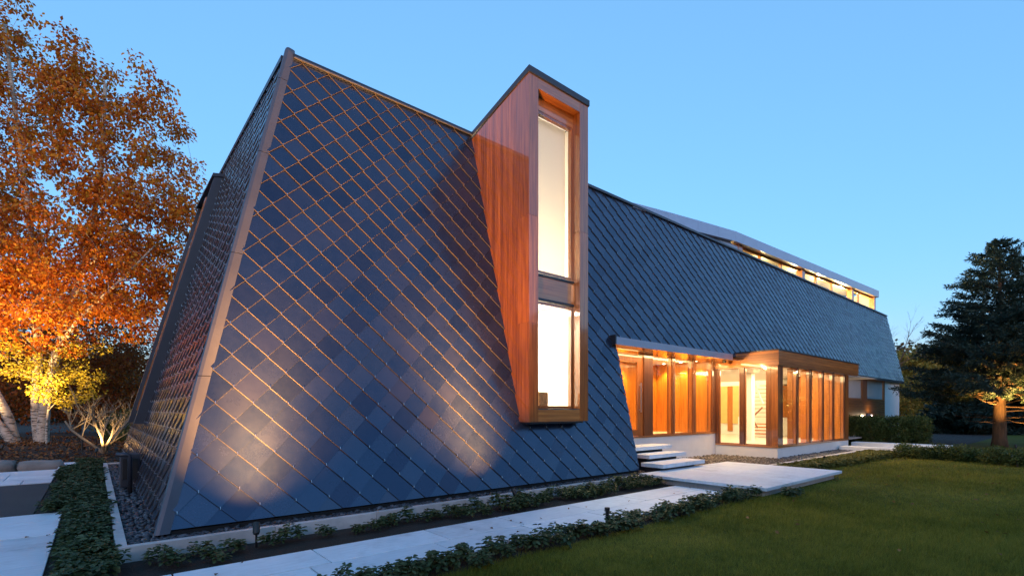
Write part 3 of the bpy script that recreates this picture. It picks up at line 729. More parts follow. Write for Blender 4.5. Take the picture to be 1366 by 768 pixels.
# --- wing to the right under the slate
WY = 7.62
wing = part('wing', M['white'], MB().box(32.9, 35.85, WY, WY + .3, -.02, 3.12).box(35.6, 35.84, WY + .3, YB, -.02, 3.12))
z = .0
while z < 2.0:
    spart('siding_board', M['cedar_x'], MB().box(21.86, 32.88, WY + .0, WY + .03, z + .002, min(z + .12, 2.02) - .002), wing); z += .12
spart('wall', M['backing'], MB().box(21.86, 32.88, WY + .2, WY + .3, -.02, 3.12), wing)
for (a, b) in ((22.0, 26.85), (29.0, 29.75), (32.7, 32.88)): spart('post', M['cedar_v'], MB().box(a, b, WY + .001, WY + .12, 2.02, 3.1), wing)
frost = mat_simple('frosted_pane', (.55, .55, .56), .25, 0, .05, 2)
for (a, b) in ((26.85, 29.0), (29.75, 32.7)):
    fr = MB(); fw = .07
    fr.box(a, a + fw, WY + .02, WY + .1, 2.02, 3.1).box(b - fw, b, WY + .02, WY + .1, 2.02, 3.1).box(a + fw, b - fw, WY + .022, WY + .1, 2.02, 2.09).box(a + fw, b - fw, WY + .022, WY + .1, 3.03, 3.1)
    w_ = spart('window', M['cedar_x'], fr, wing)
    spart('blind_pane', frost, MB().box(a + fw, b - fw, WY + .06, WY + .07, 2.09, 3.03), wing)
part('eave_soffit', M['cedar_x'], MB().box(21.9, 35.8, wy(EAVE) - .02, WY + .2, EAVE - .13, EAVE - .11))
for i, xx in enumerate((24.7, 29.7)):
    lamp('POINT', 'wall_lamp_light', (xx + .17, WY - .26, 1.21), 2.2, (1, .74, .46), shadow_soft_size=.06)
    wl_ = tag(MB().box(xx, xx + .35, WY - .16, WY - .012, 1.12, 1.30).build('wall_lamp', M['zinc_light'], None, .02), 'small square metal wall lamp on the cedar siding, %s' % ('next to the glazed gallery' if i == 0 else 'nearer the white end pier'), 'wall lamp', 'wall lamps on the wing')

# --- boxed bay on the end wall
def ex(z, o): return wx(z) - o
bay = part('end_bay', M['zinc_dark'], MB().add(*prism([(ex(1.2, -.3), 1.2), (ex(1.2, .2), 1.22), (ex(6.72, .2), 6.72), (ex(6.8, -.3), 6.8)], 'y', 12.8, 12.95)))
fixnormals(bay)
fixnormals(spart('cheek', M['zinc_dark'], MB().add(*prism([(ex(1.2, -.3), 1.2), (ex(1.2, .2), 1.22), (ex(6.72, .2), 6.72), (ex(6.8, -.3), 6.8)], 'y', 15.0, 15.15)), bay))
fixnormals(spart('window_frame', M['cedar_v'], MB().add(*prism([(ex(1.5, -.1), 1.5), (ex(1.5, .225), 1.5), (ex(6.3, .225), 6.3), (ex(6.3, -.1), 6.3)], 'y', 13.0, 13.12)), bay))
fixnormals(spart('pane', M['glass'], MB().add(*prism([(ex(1.5, .10), 1.5), (ex(1.5, .12), 1.5), (ex(6.3, .12), 6.3), (ex(6.3, .10), 6.3)], 'y', 13.12, 15.0)), bay))
fixnormals(spart('bay_roof', M['zinc_dark'], MB().add(*prism([(ex(6.72, .24), 6.72), (ex(6.8, -.3), 6.84), (ex(6.86, -.3), 6.9), (ex(6.78, .24), 6.8)], 'y', 12.78, 15.17)), bay))

# ================================================================== things by the house
mb_ = tag(empty('utility_meter', (.46, 10.9, .12)), 'dark utility meter box with a bent pipe standing in the pebbles beside the end wall', 'meter box')
shift(MB().box(.34, .62, 10.95, 11.25, .16, .74).build('meter_case', M['zinc_dark'], None, .015), mb_)
shift(MB().box(.37, .59, 10.93, 10.95, .3, .66).build('cover', M['black'], None, .006), mb_)
shift(MB().tube([(.46, 10.62, .08), (.46, 10.62, .70), (.45, 10.62, .735), (.42, 10.62, .75), (.27, 10.62, .76)], [.034, .034, .037, .037, .034], 12).build('pipe', M['zinc_dark'], None, 0, True), mb_)

GARDEN = (1, .41, .11)
def garden_spot(loc, tgt, energy, size, label, blend=.8, head=True, soft=.025, color=GARDEN, h=.20, reach=0, rt=None, rsize=62, nest=False):
    e = tag(empty('garden_spotlight', loc), label, 'garden light', 'garden spotlights')
    d = (Vector(tgt) - Vector(loc)).normalized(); top = Vector((0, 0, h))
    MB().tube([(0, 0, -.05), (0, 0, h - .06)], .012, 8).build('stake', M['black'], e)
    c = top - d * .06
    MB().tube([c, c + d * .02, c + d * .13], [.028, .036, .036], 14, cap=False).tube([c, c + d * .002], .028, 14).build('head', M['black'], e, 0, True)
    MB().tube([c + d * .100, c + d * .104], .033, 14).build('lens', mat_emit('lamp_lens', color, 6), e)
    for cone, fe in (((1.3, .3), (.9, .45), (.5, .75)) if nest else ((1, 1),)):     # wide spill, flood and core of one lamp
        l = lamp('SPOT', 'spot_beam', tuple(c + d * .115), energy * fe, color, e, spot_size=R(size * cone), spot_blend=blend, shadow_soft_size=soft)
        l.rotation_euler = (-d).to_track_quat('Z', 'Y').to_euler()
    if reach:
        l2 = lamp('SPOT', 'reach_beam', tuple(c + d * .116), reach, color, e, spot_size=R(rsize), spot_blend=1, shadow_soft_size=soft)
        d2 = (Vector(rt) - Vector(loc)).normalized(); l2.rotation_euler = (-d2).to_track_quat('Z', 'Y').to_euler()
    return e
garden_spot((1.36, 5.98, 0), (1.62, 6.95, 1.5), 430, 80, 'black garden spotlight nearest the house corner, shining up the slate', 1, soft=.05, reach=400, nest=True, rt=(2.5, 7.62, 7.2))
garden_spot((5.08, 5.98, 0), (4.62, 7.0, 2.0), 470, 80, 'black garden spotlight below the cedar dormer, shining up the slate', 1, soft=.05, reach=400, nest=True, rt=(4.15, 7.62, 7.2))
e = tag(empty('bollard_lamp', (5.12, 4.16, 0)), 'small black path lamp among the plants on the lawn side of the path', 'garden light', 'garden spotlights')
MB().tube([(0, 0, -.03), (0, 0, .2)], .022, 12).tube([(0, 0, .2), (0, 0, .235)], .034, 12).build('post', M['black'], e)
e = tag(empty('bollard_lamp', (-.29, 20.5, .25)), 'small black path lamp in the leaf litter left of the bare shrub', 'garden light', 'garden spotlights')
MB().tube([(0, 0, -.03), (0, 0, .32)], .025, 10).tube([(0, 0, .32), (0, 0, .37)], .04, 10).build('post', M['black'], e)
e = tag(empty('bollard_lamp', (15.9, 5.1, 0)), 'tiny black path lamp in the yellow-green plants before the gallery kerb', 'garden light', 'garden spotlights')
MB().tube([(0, 0, -.03), (0, 0, .2)], .03, 10).build('post', M['black'], e)

# ------------------------------------------------------------------ pebbles and gravel
def pebbles(name, rects, n, size, z, mat, seed, flat=.55):
    g = np.random.default_rng(seed)
    ar = np.array([(r[1] - r[0]) * (r[3] - r[2]) for r in rects]); cnt = (ar / ar.sum() * n).astype(int)
    P = np.concatenate([np.stack([g.uniform(r[0], r[1], c), g.uniform(r[2], r[3], c)], 1) for r, c in zip(rects, cnt)])
    m = len(P)
    t = (1 + 5 ** .5) / 2
    iv = np.array([(-1, t, 0), (1, t, 0), (-1, -t, 0), (1, -t, 0), (0, -1, t), (0, 1, t), (0, -1, -t), (0, 1, -t), (t, 0, -1), (t, 0, 1), (-t, 0, -1), (-t, 0, 1)], float); iv /= np.linalg.norm(iv[0])
    fi = np.array([(0, 11, 5), (0, 5, 1), (0, 1, 7), (0, 7, 10), (0, 10, 11), (1, 5, 9), (5, 11, 4), (11, 10, 2), (10, 7, 6), (7, 1, 8), (3, 9, 4), (3, 4, 2), (3, 2, 6), (3, 6, 8), (3, 8, 9), (4, 9, 5), (2, 4, 11), (6, 2, 10), (8, 6, 7), (9, 8, 1)])
    sc = g.uniform(*size, (m, 1)) * np.stack([g.uniform(.8, 1.3, m), g.uniform(.6, 1, m), g.uniform(flat * .8, flat * 1.2, m)], 1)
    V = iv[None] * sc[:, None]
    th = g.uniform(0, 2 * np.pi, m); c, s = np.cos(th)[:, None], np.sin(th)[:, None]
    ti = g.normal(0, .25, (m, 1))
    X = V[..., 0] * c - V[..., 1] * s; Y = V[..., 0] * s + V[..., 1] * c; Z = V[..., 2] + ti * V[..., 0]
    zz_ = z + g.uniform(0, .035, (m, 1))
    W = np.stack([X + P[:, :1], Y + P[:, 1:], Z + zz_], 2).reshape(-1, 3)
    Fa = (fi[None] + (np.arange(m) * 12)[:, None, None]).reshape(-1, 3)
    return tag(obj(name, npmesh(name, W, Fa, mat, True)), kind='stuff')
tag(pebbles('river_pebbles', [(.26, 9.0, 6.3, 6.72), (.26, .66, 6.72, 16.4)], 5200, (.024, .052), .075, M['pebble'], 1), 'dark grey river pebbles filling the strip between kerb and slate wall')
tag(box('pebble_bed', M['soil'], None, .254, 9.0, 6.291, 6.72, -.02, .07), kind='structure')
tag(box('side_pebble_bed', M['soil'], None, .254, .8, 6.725, 16.4, -.02, .069), kind='structure')
tag(pebbles('brown_gravel', [(8.9, 15.5, 6.31, 8.12), (12.66, 15.5, 5.4, 6.31)], 6500, (.016, .036), .05, M['pebble_b'], 2), 'brown gravel under the entrance steps and before the gallery')
tag(box('gravel_bed', M['soil'], None, 8.86, 15.5, 6.31, 8.12, -.02, .045), kind='structure')
tag(box('gravel_bed', M['soil'], None, 12.66, 20.4, 5.37, 6.309, -.02, .044), kind='structure')
tag(pebbles('gallery_pebbles', [(15.5, 21.8, 5.38, 6.19)], 2600, (.025, .05), .05, M['pebble'], 3), 'dark pebbles in the strip along the gallery plinth')

# ------------------------------------------------------------------ foliage kit
def leaf_mesh(P, D, U, ln, wd, fold=.18):
    """P base points, D unit direction, U approx up; leaves of six corners: two quads folded along the rib"""
    S = np.cross(D, U); S /= np.linalg.norm(S, axis=1, keepdims=True) + 1e-9
    Nn = np.cross(S, D)
    ln = ln[:, None]; wd = wd[:, None]
    a = P; b = P + D * ln * .5 + S * wd * .5 + Nn * wd * fold; c = P + D * ln; d = P + D * ln * .5 - S * wd * .5 + Nn * wd * fold
    V = np.stack([a, b, c, d], 1).reshape(-1, 3); n = len(P)
    i = np.arange(n)[:, None] * 4
    F3 = np.concatenate([i + np.array([[0, 1, 2]]), i + np.array([[0, 2, 3]])], 0)
    return V, F3
def unit(a): return a / (np.linalg.norm(a, axis=1, keepdims=True) + 1e-9)
def foliage(C, rad, per, ln, wd, g, flat=.7, down=.3):
    """per leaves round every cluster centre"""
    n = len(C) * per
    ctr = np.repeat(C, per, 0); rr = np.repeat(rad, per)[:, None]
    off = unit(g.normal(size=(n, 3))) * (g.uniform(0, 1, (n, 1)) ** .5) * rr; off[:, 2] *= flat
    D = unit(off * .6 + g.normal(size=(n, 3)) * .35 * rr + np.array([0, 0, -down]) * rr)
    U = unit(g.normal(size=(n, 3)) * .8 + np.array([0, 0, 1]))
    return leaf_mesh(ctr + off, D, U, g.uniform(ln * .7, ln * 1.25, n), g.uniform(wd * .7, wd * 1.2, n))
def branch_tree(stems, C, g, r_of=lambda L: .012 + .011 * L, sag=.1, n=6, minr=.008):
    """stems: list of (points, r0, r1). Returns a tube bundle joining every cluster centre to the wood below it."""
    m = MB(); nodes = []; dirs = []
    for pts, r0, r1 in stems:
        pts = [Vector(p) for p in pts]; L = len(pts)
        # smooth the stem
        fine = []
        for i in range(L - 1):
            for t in np.linspace(0, 1, 5, endpoint=False):
                p0 = pts[max(i - 1, 0)]; p1 = pts[i]; p2 = pts[i + 1]; p3 = pts[min(i + 2, L - 1)]
                fine.append(.5 * ((2 * p1) + (p2 - p0) * t + (2 * p0 - 5 * p1 + 4 * p2 - p3) * t * t + (3 * p1 - p0 - 3 * p2 + p3) * t ** 3))
        fine.append(pts[-1])
        rads = [r0 + (r1 - r0) * (i / (len(fine) - 1)) ** .8 for i in range(len(fine))]
        m.tube(fine, rads, max(n, 8))
        for p, r_ in zip(fine[3:], rads[3:]): nodes.append((p.x, p.y, p.z, r_))
    NN = np.array(nodes)
    order = np.argsort(np.min(np.linalg.norm(C[:, None] - NN[None, :, :3], axis=2), 1))
    for ci in order:
        c = C[ci]
        d = c[None] - NN[:, :3]; dist = np.linalg.norm(d, axis=1)
        cost = dist + np.maximum(0, .35 * dist - d[:, 2]) * 1.2
        k = int(np.argmin(cost)); q = NN[k]
        L = dist[k]
        if L < .05: continue
        p0 = Vector(q[:3]); p3 = Vector(c); mid = (p0 + p3) / 2 + Vector(g.normal(0, .09 * L, 3)) + Vector((0, 0, sag * L))
        ra = min(q[3] * .75, r_of(L)); ra = max(ra, minr)
        pts = [p0, p0.lerp(mid, .5) + Vector(g.normal(0, .03 * L, 3)), mid, mid.lerp(p3, .5) + Vector(g.normal(0, .03 * L, 3)), p3]
        m.tube(pts, [ra, ra * .82, ra * .65, ra * .45, ra * .25], 5 if ra < .05 else n, cap=False)
        add = [(p.x, p.y, p.z, ra * f_) for p, f_ in zip(pts[2:], (.65, .45, .25))]
        NN = np.vstack([NN, add])
    return m
RT = np.array([SU, -CU, 0]); FW = np.array([CU, SU, 0]); UP = np.array([0, 0, 1.])
def loc3(base, r_, f_, u_): return np.asarray(base) + RT * r_ + FW * f_ + UP * u_
def ell(g, n, ctr, rad, shell=.35):
    """points in an ellipsoid given in (side, depth, up), denser to the rim"""
    d = unit(g.normal(size=(n, 3))); r_ = (shell ** 3 + (1 - shell ** 3) * g.uniform(0, 1, (n, 1))) ** (1 / 3)
    return np.asarray(ctr) + d * r_ * np.asarray(rad)
def to_world(base, A): return np.asarray(base)[None] + A[:, :1] * RT + A[:, 1:2] * FW + A[:, 2:] * UP

def bark(name, c, dark, stripes=False):
    k = N(name); v = k.world((1, 1, 1)); 
    if stripes:
        v2 = k.world((3.5, 3.5, 22)); a = k.noise(v2, 1.0, 4, .7); b = k.noise(v, 2.5, 4)
        f_ = k.math('ADD', k.math('MULTIPLY', a, .75), k.math('MULTIPLY', b, .25))
        k.base(k.ramp(f_, [(.42, dark), (.50, c), (.7, tuple(q * 1.15 for q in c))]))
    else:
        v2 = k.world((14, 14, 3)); a = k.noise(v2, 1.0, 5, .7); k.base(k.ramp(a, [(.3, dark), (.7, c)]))
    k.set(Roughness=.85); k.bump(a, .6, .02); return k.m
M['birch_bark'] = bark('birch_bark', (.46, .41, .35), (.06, .045, .035), True)
M['grey_bark'] = bark('grey_bark', (.13, .10, .075), (.035, .027, .02))
M['leaf_orange'] = mat_leaf('autumn_leaves', [(.2, (.19, .042, .007)), (.4, (.44, .105, .010)), (.6, (.60, .185, .015)), (.85, (.64, .34, .032))], .5)
M['leaf_rust'] = mat_leaf('rust_leaves', [(.2, (.12, .026, .006)), (.5, (.26, .06, .010)), (.8, (.38, .13, .016))], .45)
M['leaf_yellow_uplit'] = mat_leaf('yellow_uplit_leaves', [(.2, (.16, .15, .02)), (.5, (.38, .30, .03)), (.8, (.55, .42, .04))], .5)  # low birch leaves, warm uplight painted in as yellow
M['leaf_olive'] = mat_leaf('olive_leaves', [(.2, (.16, .145, .025)), (.5, (.30, .24, .04)), (.8, (.46, .27, .05))], .25)
M['needle'] = mat_leaf('spruce_needles', [(.2, (.012, .026, .018)), (.5, (.024, .046, .032)), (.8, (.042, .070, .052))], .15)
M['yew'] = mat_leaf('yew_leaves', [(.2, (.045, .062, .014)), (.5, (.090, .112, .026)), (.8, (.15, .17, .04))], .25)
M['cover'] = mat_leaf('groundcover_leaves', [(.2, (.028, .048, .018)), (.5, (.055, .082, .032)), (.8, (.105, .13, .05)), (.95, (.17, .14, .07))], .25, .5, 2.5)
M['cover_y'] = mat_leaf('yellow_groundcover_leaves', [(.2, (.07, .08, .018)), (.5, (.14, .14, .03)), (.8, (.24, .20, .04))], .3, .5, 2.5)
M['grass'] = mat_leaf('grass_blades', [(.15, (.06, .068, .010)), (.4, (.12, .125, .016)), (.65, (.19, .18, .022)), (.9, (.28, .22, .04))], .35, .5, .45, .25)
def grass_mat():
    k = N('grass_blades'); r_ = k.rand(); v = k.world()
    f = k.math('ADD', k.math('MULTIPLY', r_, .22), k.math('ADD', k.math('MULTIPLY', k.noise(v, .45, 4, .65), .62), k.math('MULTIPLY', k.noise(v, 9, 4, .7), .34)))
    c = k.ramp(f, [(.32, (.035, .042, .007)), (.45, (.090, .102, .013)), (.58, (.20, .198, .024)), (.74, (.36, .30, .05))])
    k.base(c); k.set(Roughness=.5, Specular_IOR_Level=.25)
    tr = k.n('ShaderNodeBsdfTranslucent'); k.l(c, tr.inputs[0]); mx = k.n('ShaderNodeMixShader'); mx.inputs[0].default_value = .35
    k.l(k.b.outputs[0], mx.inputs[1]); k.l(tr.outputs[0], mx.inputs[2]); k.l(mx.outputs[0], k.out.inputs[0]); return k.m
M['grass'] = grass_mat()
M['litter'] = mat_leaf('fallen_leaves', [(.2, (.07, .03, .012)), (.5, (.16, .065, .02)), (.8, (.30, .14, .05))], .1, .8, 3)

def tree(name, label, cat, base, stems, C, rad, per, ln, wd, lmat, bmat, seed, group=None, flat=.7, sag=.1, down=.3, rof=None, extra=None):
    g = np.random.default_rng(seed)
    o = tag(empty(name, tuple(base)), label, cat, group)
    tr = branch_tree(stems, C, g, rof or (lambda L: .010 + .012 * L), sag).build('trunk', bmat, None, 0, True); shift(tr, o)
    V, Fa = foliage(C, rad, per, ln, wd, g, flat, down)
    cr_ = obj('crown', npmesh('crown', V, Fa, lmat)); shift(cr_, o)
    return o

# ------------------------------------------------------------------ birch with several stems
g = np.random.default_rng(21)
BB = np.array([-2.0, 25.4, .25])
A = np.concatenate([
    ell(g, 225, (3.0, 0, 9.6), (2.9, 2.6, 4.9), .3), ell(g, 130, (4.3, .6, 7.4), (2.6, 2.2, 3.4), .2), ell(g, 40, (1.9, -.3, 13.0), (1.4, 1.3, 1.8), .1),
    ell(g, 230, (-1.8, .2, 12.4), (2.3, 2.3, 6.4), .3), ell(g, 150, (-1.5, -.2, 6.0), (2.8, 2.3, 3.0), .2), ell(g, 130, (2.2, -.4, 5.4), (3.2, 2.2, 2.2), .2),
    ell(g, 30, (-3.5, 0, 9), (2.5, 2, 5), .3)])
keep = (A[:, 2] > 2.6) & (A[:, 0] < 6.9) & ~((np.abs(A[:, 0] - .7) < .45 + .10 * (A[:, 2] - 9)) & (A[:, 2] > 9.5))
A = A[keep]; C = to_world(BB, A)
def S(*pts): return [loc3(BB, *p) for p in pts]
stems = [(S((.7, 0, -.35), (.8, 0, 1.3), (1.2, 0, 3.2), (1.9, .2, 6.2), (2.7, .1, 9.6), (3.0, 0, 13.2)), .21, .05),
         (S((.5, .2, -.35), (.3, .2, 1.2), (.35, .2, 3.5), (.1, .3, 7), (-.4, .3, 11), (-.9, .2, 15.5)), .20, .05),
         (S((.0, -.2, -.35), (-.35, -.2, 1.0), (-1.0, -.2, 2.4), (-1.8, -.1, 5.0), (-2.4, 0, 9), (-2.6, 0, 13)), .19, .05),
         (S((.3, -.4, -.35), (-.5, -.5, .9), (-1.7, -.6, 2.0), (-3.2, -.7, 3.6), (-4.2, -.7, 6.5)), .17, .05),
         (S((1.9, .2, 6.2), (3.0, .0, 7.2), (4.4, .0, 8.6), (5.4, .1, 9.8)), .10, .02),
         (S((1.2, 0, 3.2), (2.4, -.5, 4.4), (4.0, -.8, 5.6), (5.4, -.8, 7.0)), .11, .02)]
tree('birch_tree', 'tall multi-stemmed birch with orange autumn leaves, lit from below, left of the house', 'tree', BB, stems, C, np.full(len(C), .48), 68, .145, .10, M['leaf_orange'], M['birch_bark'], 22, sag=.15, down=.5)
# the birch's own low shoots, with the uplight's yellow put into the leaf colour
g = np.random.default_rng(31)
SB = np.array(loc3(BB, 1.5, -.7, .0))
A = np.concatenate([ell(g, 36, (.7, 0, 2.2), (1.0, .8, .75), .1), ell(g, 22, (-.9, .0, 2.9), (.8, .8, 1.0), .1), ell(g, 14, (.9, .2, 3.2), (1.0, .9, .7), .1)]); C = to_world(SB, A)
tree('birch_low_shoots', 'low birch shoots before the white stems, yellow of the garden light put into the leaf colour', 'tree', SB, [([loc3(SB, 0, 0, -.2), loc3(SB, .05, 0, 1.0), loc3(SB, .2, 0, 2.2), loc3(SB, .2, 0, 3.3)], .05, .015)], C, np.full(len(C), .38), 42, .10, .075, M['leaf_yellow_uplit'], M['birch_bark'], 32)
# rust-coloured trees behind
for i, (rb, fb, h, wdt, sd, lab) in enumerate(((4.3, 9.5, 8.0, 4.6, 41, 'rust-coloured bushy tree behind the birch, next to the house end wall'), (-5.5, 8.5, 8.5, 4.6, 42, 'rust-coloured tree behind the birch at the left edge'))):
    g = np.random.default_rng(sd); b_ = loc3(BB, rb, fb, -.2)
    A = np.concatenate([ell(g, 230, (0, 0, h * .55), (wdt, wdt * .8, h * .46), .3), ell(g, 80, (-.5, -1, h * .3), (wdt * .95, wdt * .7, h * .24), .3)]); C = to_world(b_, A)
    tree('rust_tree', lab, 'tree', b_, [([loc3(b_, 0, 0, -.3), loc3(b_, .1, 0, 2), loc3(b_, -.2, 0, h * .5), loc3(b_, .1, 0, h * .85)], .2, .04)], C, np.full(len(C), .8), 70, .16, .11, M['leaf_rust'], M['grey_bark'], sd + 5, 'rust trees behind the birch')
# dark juniper-like shrubs under the birch
for i, (rb, fb, wdt, h, sd, lab) in enumerate(((2.3, 2.2, 1.25, 1.5, 51, 'low dark evergreen shrub right of the birch stems'), (3.4, 2.8, .9, 1.0, 52, 'small dark evergreen shrub between birch and bare shrub'))):
    g = np.random.default_rng(sd); b_ = loc3(BB, rb, fb, -.1)
    A = ell(g, 70, (0, 0, h * .45), (wdt, wdt * .8, h * .55), .3); A = A[A[:, 2] > .05]; C = to_world(b_, A)
    tree('evergreen_shrub', lab, 'shrub', b_, [([loc3(b_, 0, 0, -.2), loc3(b_, 0, 0, .3), loc3(b_, .05, 0, h * .7)], .05, .02)], C, np.full(len(C), .3), 60, .11, .05, M['yew'], M['grey_bark'], sd + 5, 'evergreen shrubs under the birch')
# bare uplit shrub
def bare(name, label, base, h, spread, seed, mat, n1=7, cat='shrub', r0=.035):
    gg = random.Random(seed); m = MB()
    def grow(p, d, L, r_, depth):
        pts = [p]; q = p.copy(); dd = d.copy(); k = 4
        for i in range(k):
            dd = (dd + Vector((gg.gauss(0, .16), gg.gauss(0, .16), gg.gauss(.05, .10)))).normalized(); q = q + dd * L / k; pts.append(q.copy())
        m.tube(pts, [r_ * (1 - .5 * i / k) for i in range(k + 1)], 6 if depth < 2 else 4, cap=False)
        if depth < 4:
            for j in range(gg.randint(2, 4) if depth < 3 else gg.randint(2, 3)):
                t = gg.uniform(.35, 1); s_ = pts[min(k, int(t * k))]
                nd = (dd + Vector((gg.gauss(0, .55), gg.gauss(0, .55), gg.gauss(.1, .3)))).normalized()
                grow(s_, nd, L * gg.uniform(.5, .75), max(.003, r_ * .5), depth + 1)
    for i in range(n1):
        th = 2 * math.pi * i / n1 + gg.uniform(-.3, .3); d = Vector((math.cos(th) * spread, math.sin(th) * spread, 1)).normalized()
        grow(Vector(base) + d * .03, d, h * .42 * gg.uniform(.8, 1.1), r0 * gg.uniform(.7, 1.1), 0)
    o = tag(empty(name, tuple(base)), label, cat); shift(m.build('trunk', mat, None, 0, True), o); return o
M['tan_bark'] = bark('tan_bark', (.36, .27, .18), (.15, .11, .07))
BSB = (.22, 19.7, .18)
bare('bare_shrub', 'leafless shrub lit from below beside the end of the slate wall', BSB, 3.6, .8, 3, M['tan_bark'], 6, r0=.05)
# uplights for the birch and the shrub
garden_spot(tuple(loc3(BB, -.7, -2.6, -.1)), tuple(loc3(BB, -.4, 0, 4.2)), 330, 80, 'garden spotlight in the leaf litter below the left birch stems', 1, color=(1, .62, .22), reach=420, rt=tuple(loc3(BB, -.8, .2, 9)), rsize=58)
garden_spot(tuple(loc3(BB, 1.9, -2.6, -.1)), tuple(loc3(BB, 1.6, -.2, 4.6)), 330, 80, 'garden spotlight in the leaf litter below the right birch stems', 1, color=(1, .62, .22), reach=480, rt=tuple(loc3(BB, 3.0, .2, 8)), rsize=62)
garden_spot((.05, 19.0, .12), (.25, 19.75, 1.0), 30, 90, 'garden spotlight at the foot of the bare shrub', 1, color=(1, .66, .28))

# mulch mound, boulders, litter
def mound():
    k = 28; V = []; Fc = []
    X = np.linspace(-16, 3.0, k); Yv = np.linspace(17.3, 44, k)
    for j in range(k):
        for i in range(k):
            x, y = X[i], Yv[j]; e = min(1, max(0, (y - 17.6) / 5)); e = e * e * (3 - 2 * e)
            ex_ = min(1, max(0, (2.4 - x) / 2.2))
            V.append((x, y, -.06 + .36 * e * ex_ + .04 * math.sin(x * 1.7 + y) * e * ex_))
    for j in range(k - 1):
        for i in range(k - 1): a = j * k + i; Fc.append((a, a + 1, a + k + 1, a + k))
    return tag(obj('mulch_mound', pymesh('mulch_mound', V, Fc, M['soil'], True)), kind='structure')
mound()
g = np.random.default_rng(61); n = 9000
px_ = g.uniform(-9, 2.0, n); py_ = 17.8 + 12 * g.uniform(0, 1, n) ** 1.4
ee = np.clip((py_ - 17.6) / 5, 0, 1); ee = ee * ee * (3 - 2 * ee); exx = np.clip((2.4 - px_) / 2.2, 0, 1)
P = np.stack([px_, py_, -.03 + .36 * ee * exx + .04 * np.sin(px_ * 1.7 + py_) * ee * exx], 1)
D = unit(np.stack([g.normal(size=n), g.normal(size=n), g.normal(0, .3, n)], 1)); U = unit(g.normal(0, .45, (n, 3)) + np.array([0, 0, 1]))
V, Fa = leaf_mesh(P, D, U, g.uniform(.07, .13, n), g.uniform(.05, .09, n), .25)
tag(obj('leaf_litter', npmesh('leaf_litter', V, Fa, M['litter'])), 'fallen brown leaves covering the mulch under the birch', 'leaves', kind='stuff')
def boulder(x0, x1, y0, y1, z0, z1, seed, label):
    gg = random.Random(seed); bm = bmesh.new(); bmesh.ops.create_cube(bm, size=1)
    bmesh.ops.subdivide_edges(bm, edges=list(bm.edges), cuts=3, use_grid_fill=True)
    from mathutils import noise as nz
    for v in bm.verts:
        p = v.co.copy(); rr_ = max(abs(p.x), abs(p.y), abs(p.z)); q = p.lerp(p.normalized() * .55, .35)
        q += Vector((nz.noise(p * 2.5 + Vector((seed, 0, 0))), nz.noise(p * 2.5 + Vector((0, seed, 0))), nz.noise(p * 2.5 + Vector((0, 0, seed))))) * .09
        v.co = Vector(((x0 + x1) / 2 + q.x * (x1 - x0), (y0 + y1) / 2 + q.y * (y1 - y0), (z0 + z1) / 2 + q.z * (z1 - z0)))
    me = bpy.data.meshes.new('boulder'); bm.to_mesh(me); bm.free(); me.materials.append(M['boulder'])
    for p in me.polygons: p.use_smooth = True
    return tag(obj('boulder', me), label, 'boulder', 'boulders edging the mulch')
M['boulder'] = mat_stone('boulder_stone', (.24, .21, .19), .25, .8)
boulder(-2.7, -1.5, 17.3, 18.1, -.1, .24, 3, 'long grey boulder at the left edge, behind the far paving')
boulder(-1.48, -.62, 17.25, 17.95, -.1, .21, 8, 'flat grey boulder between the left edge boulder and the paving end')

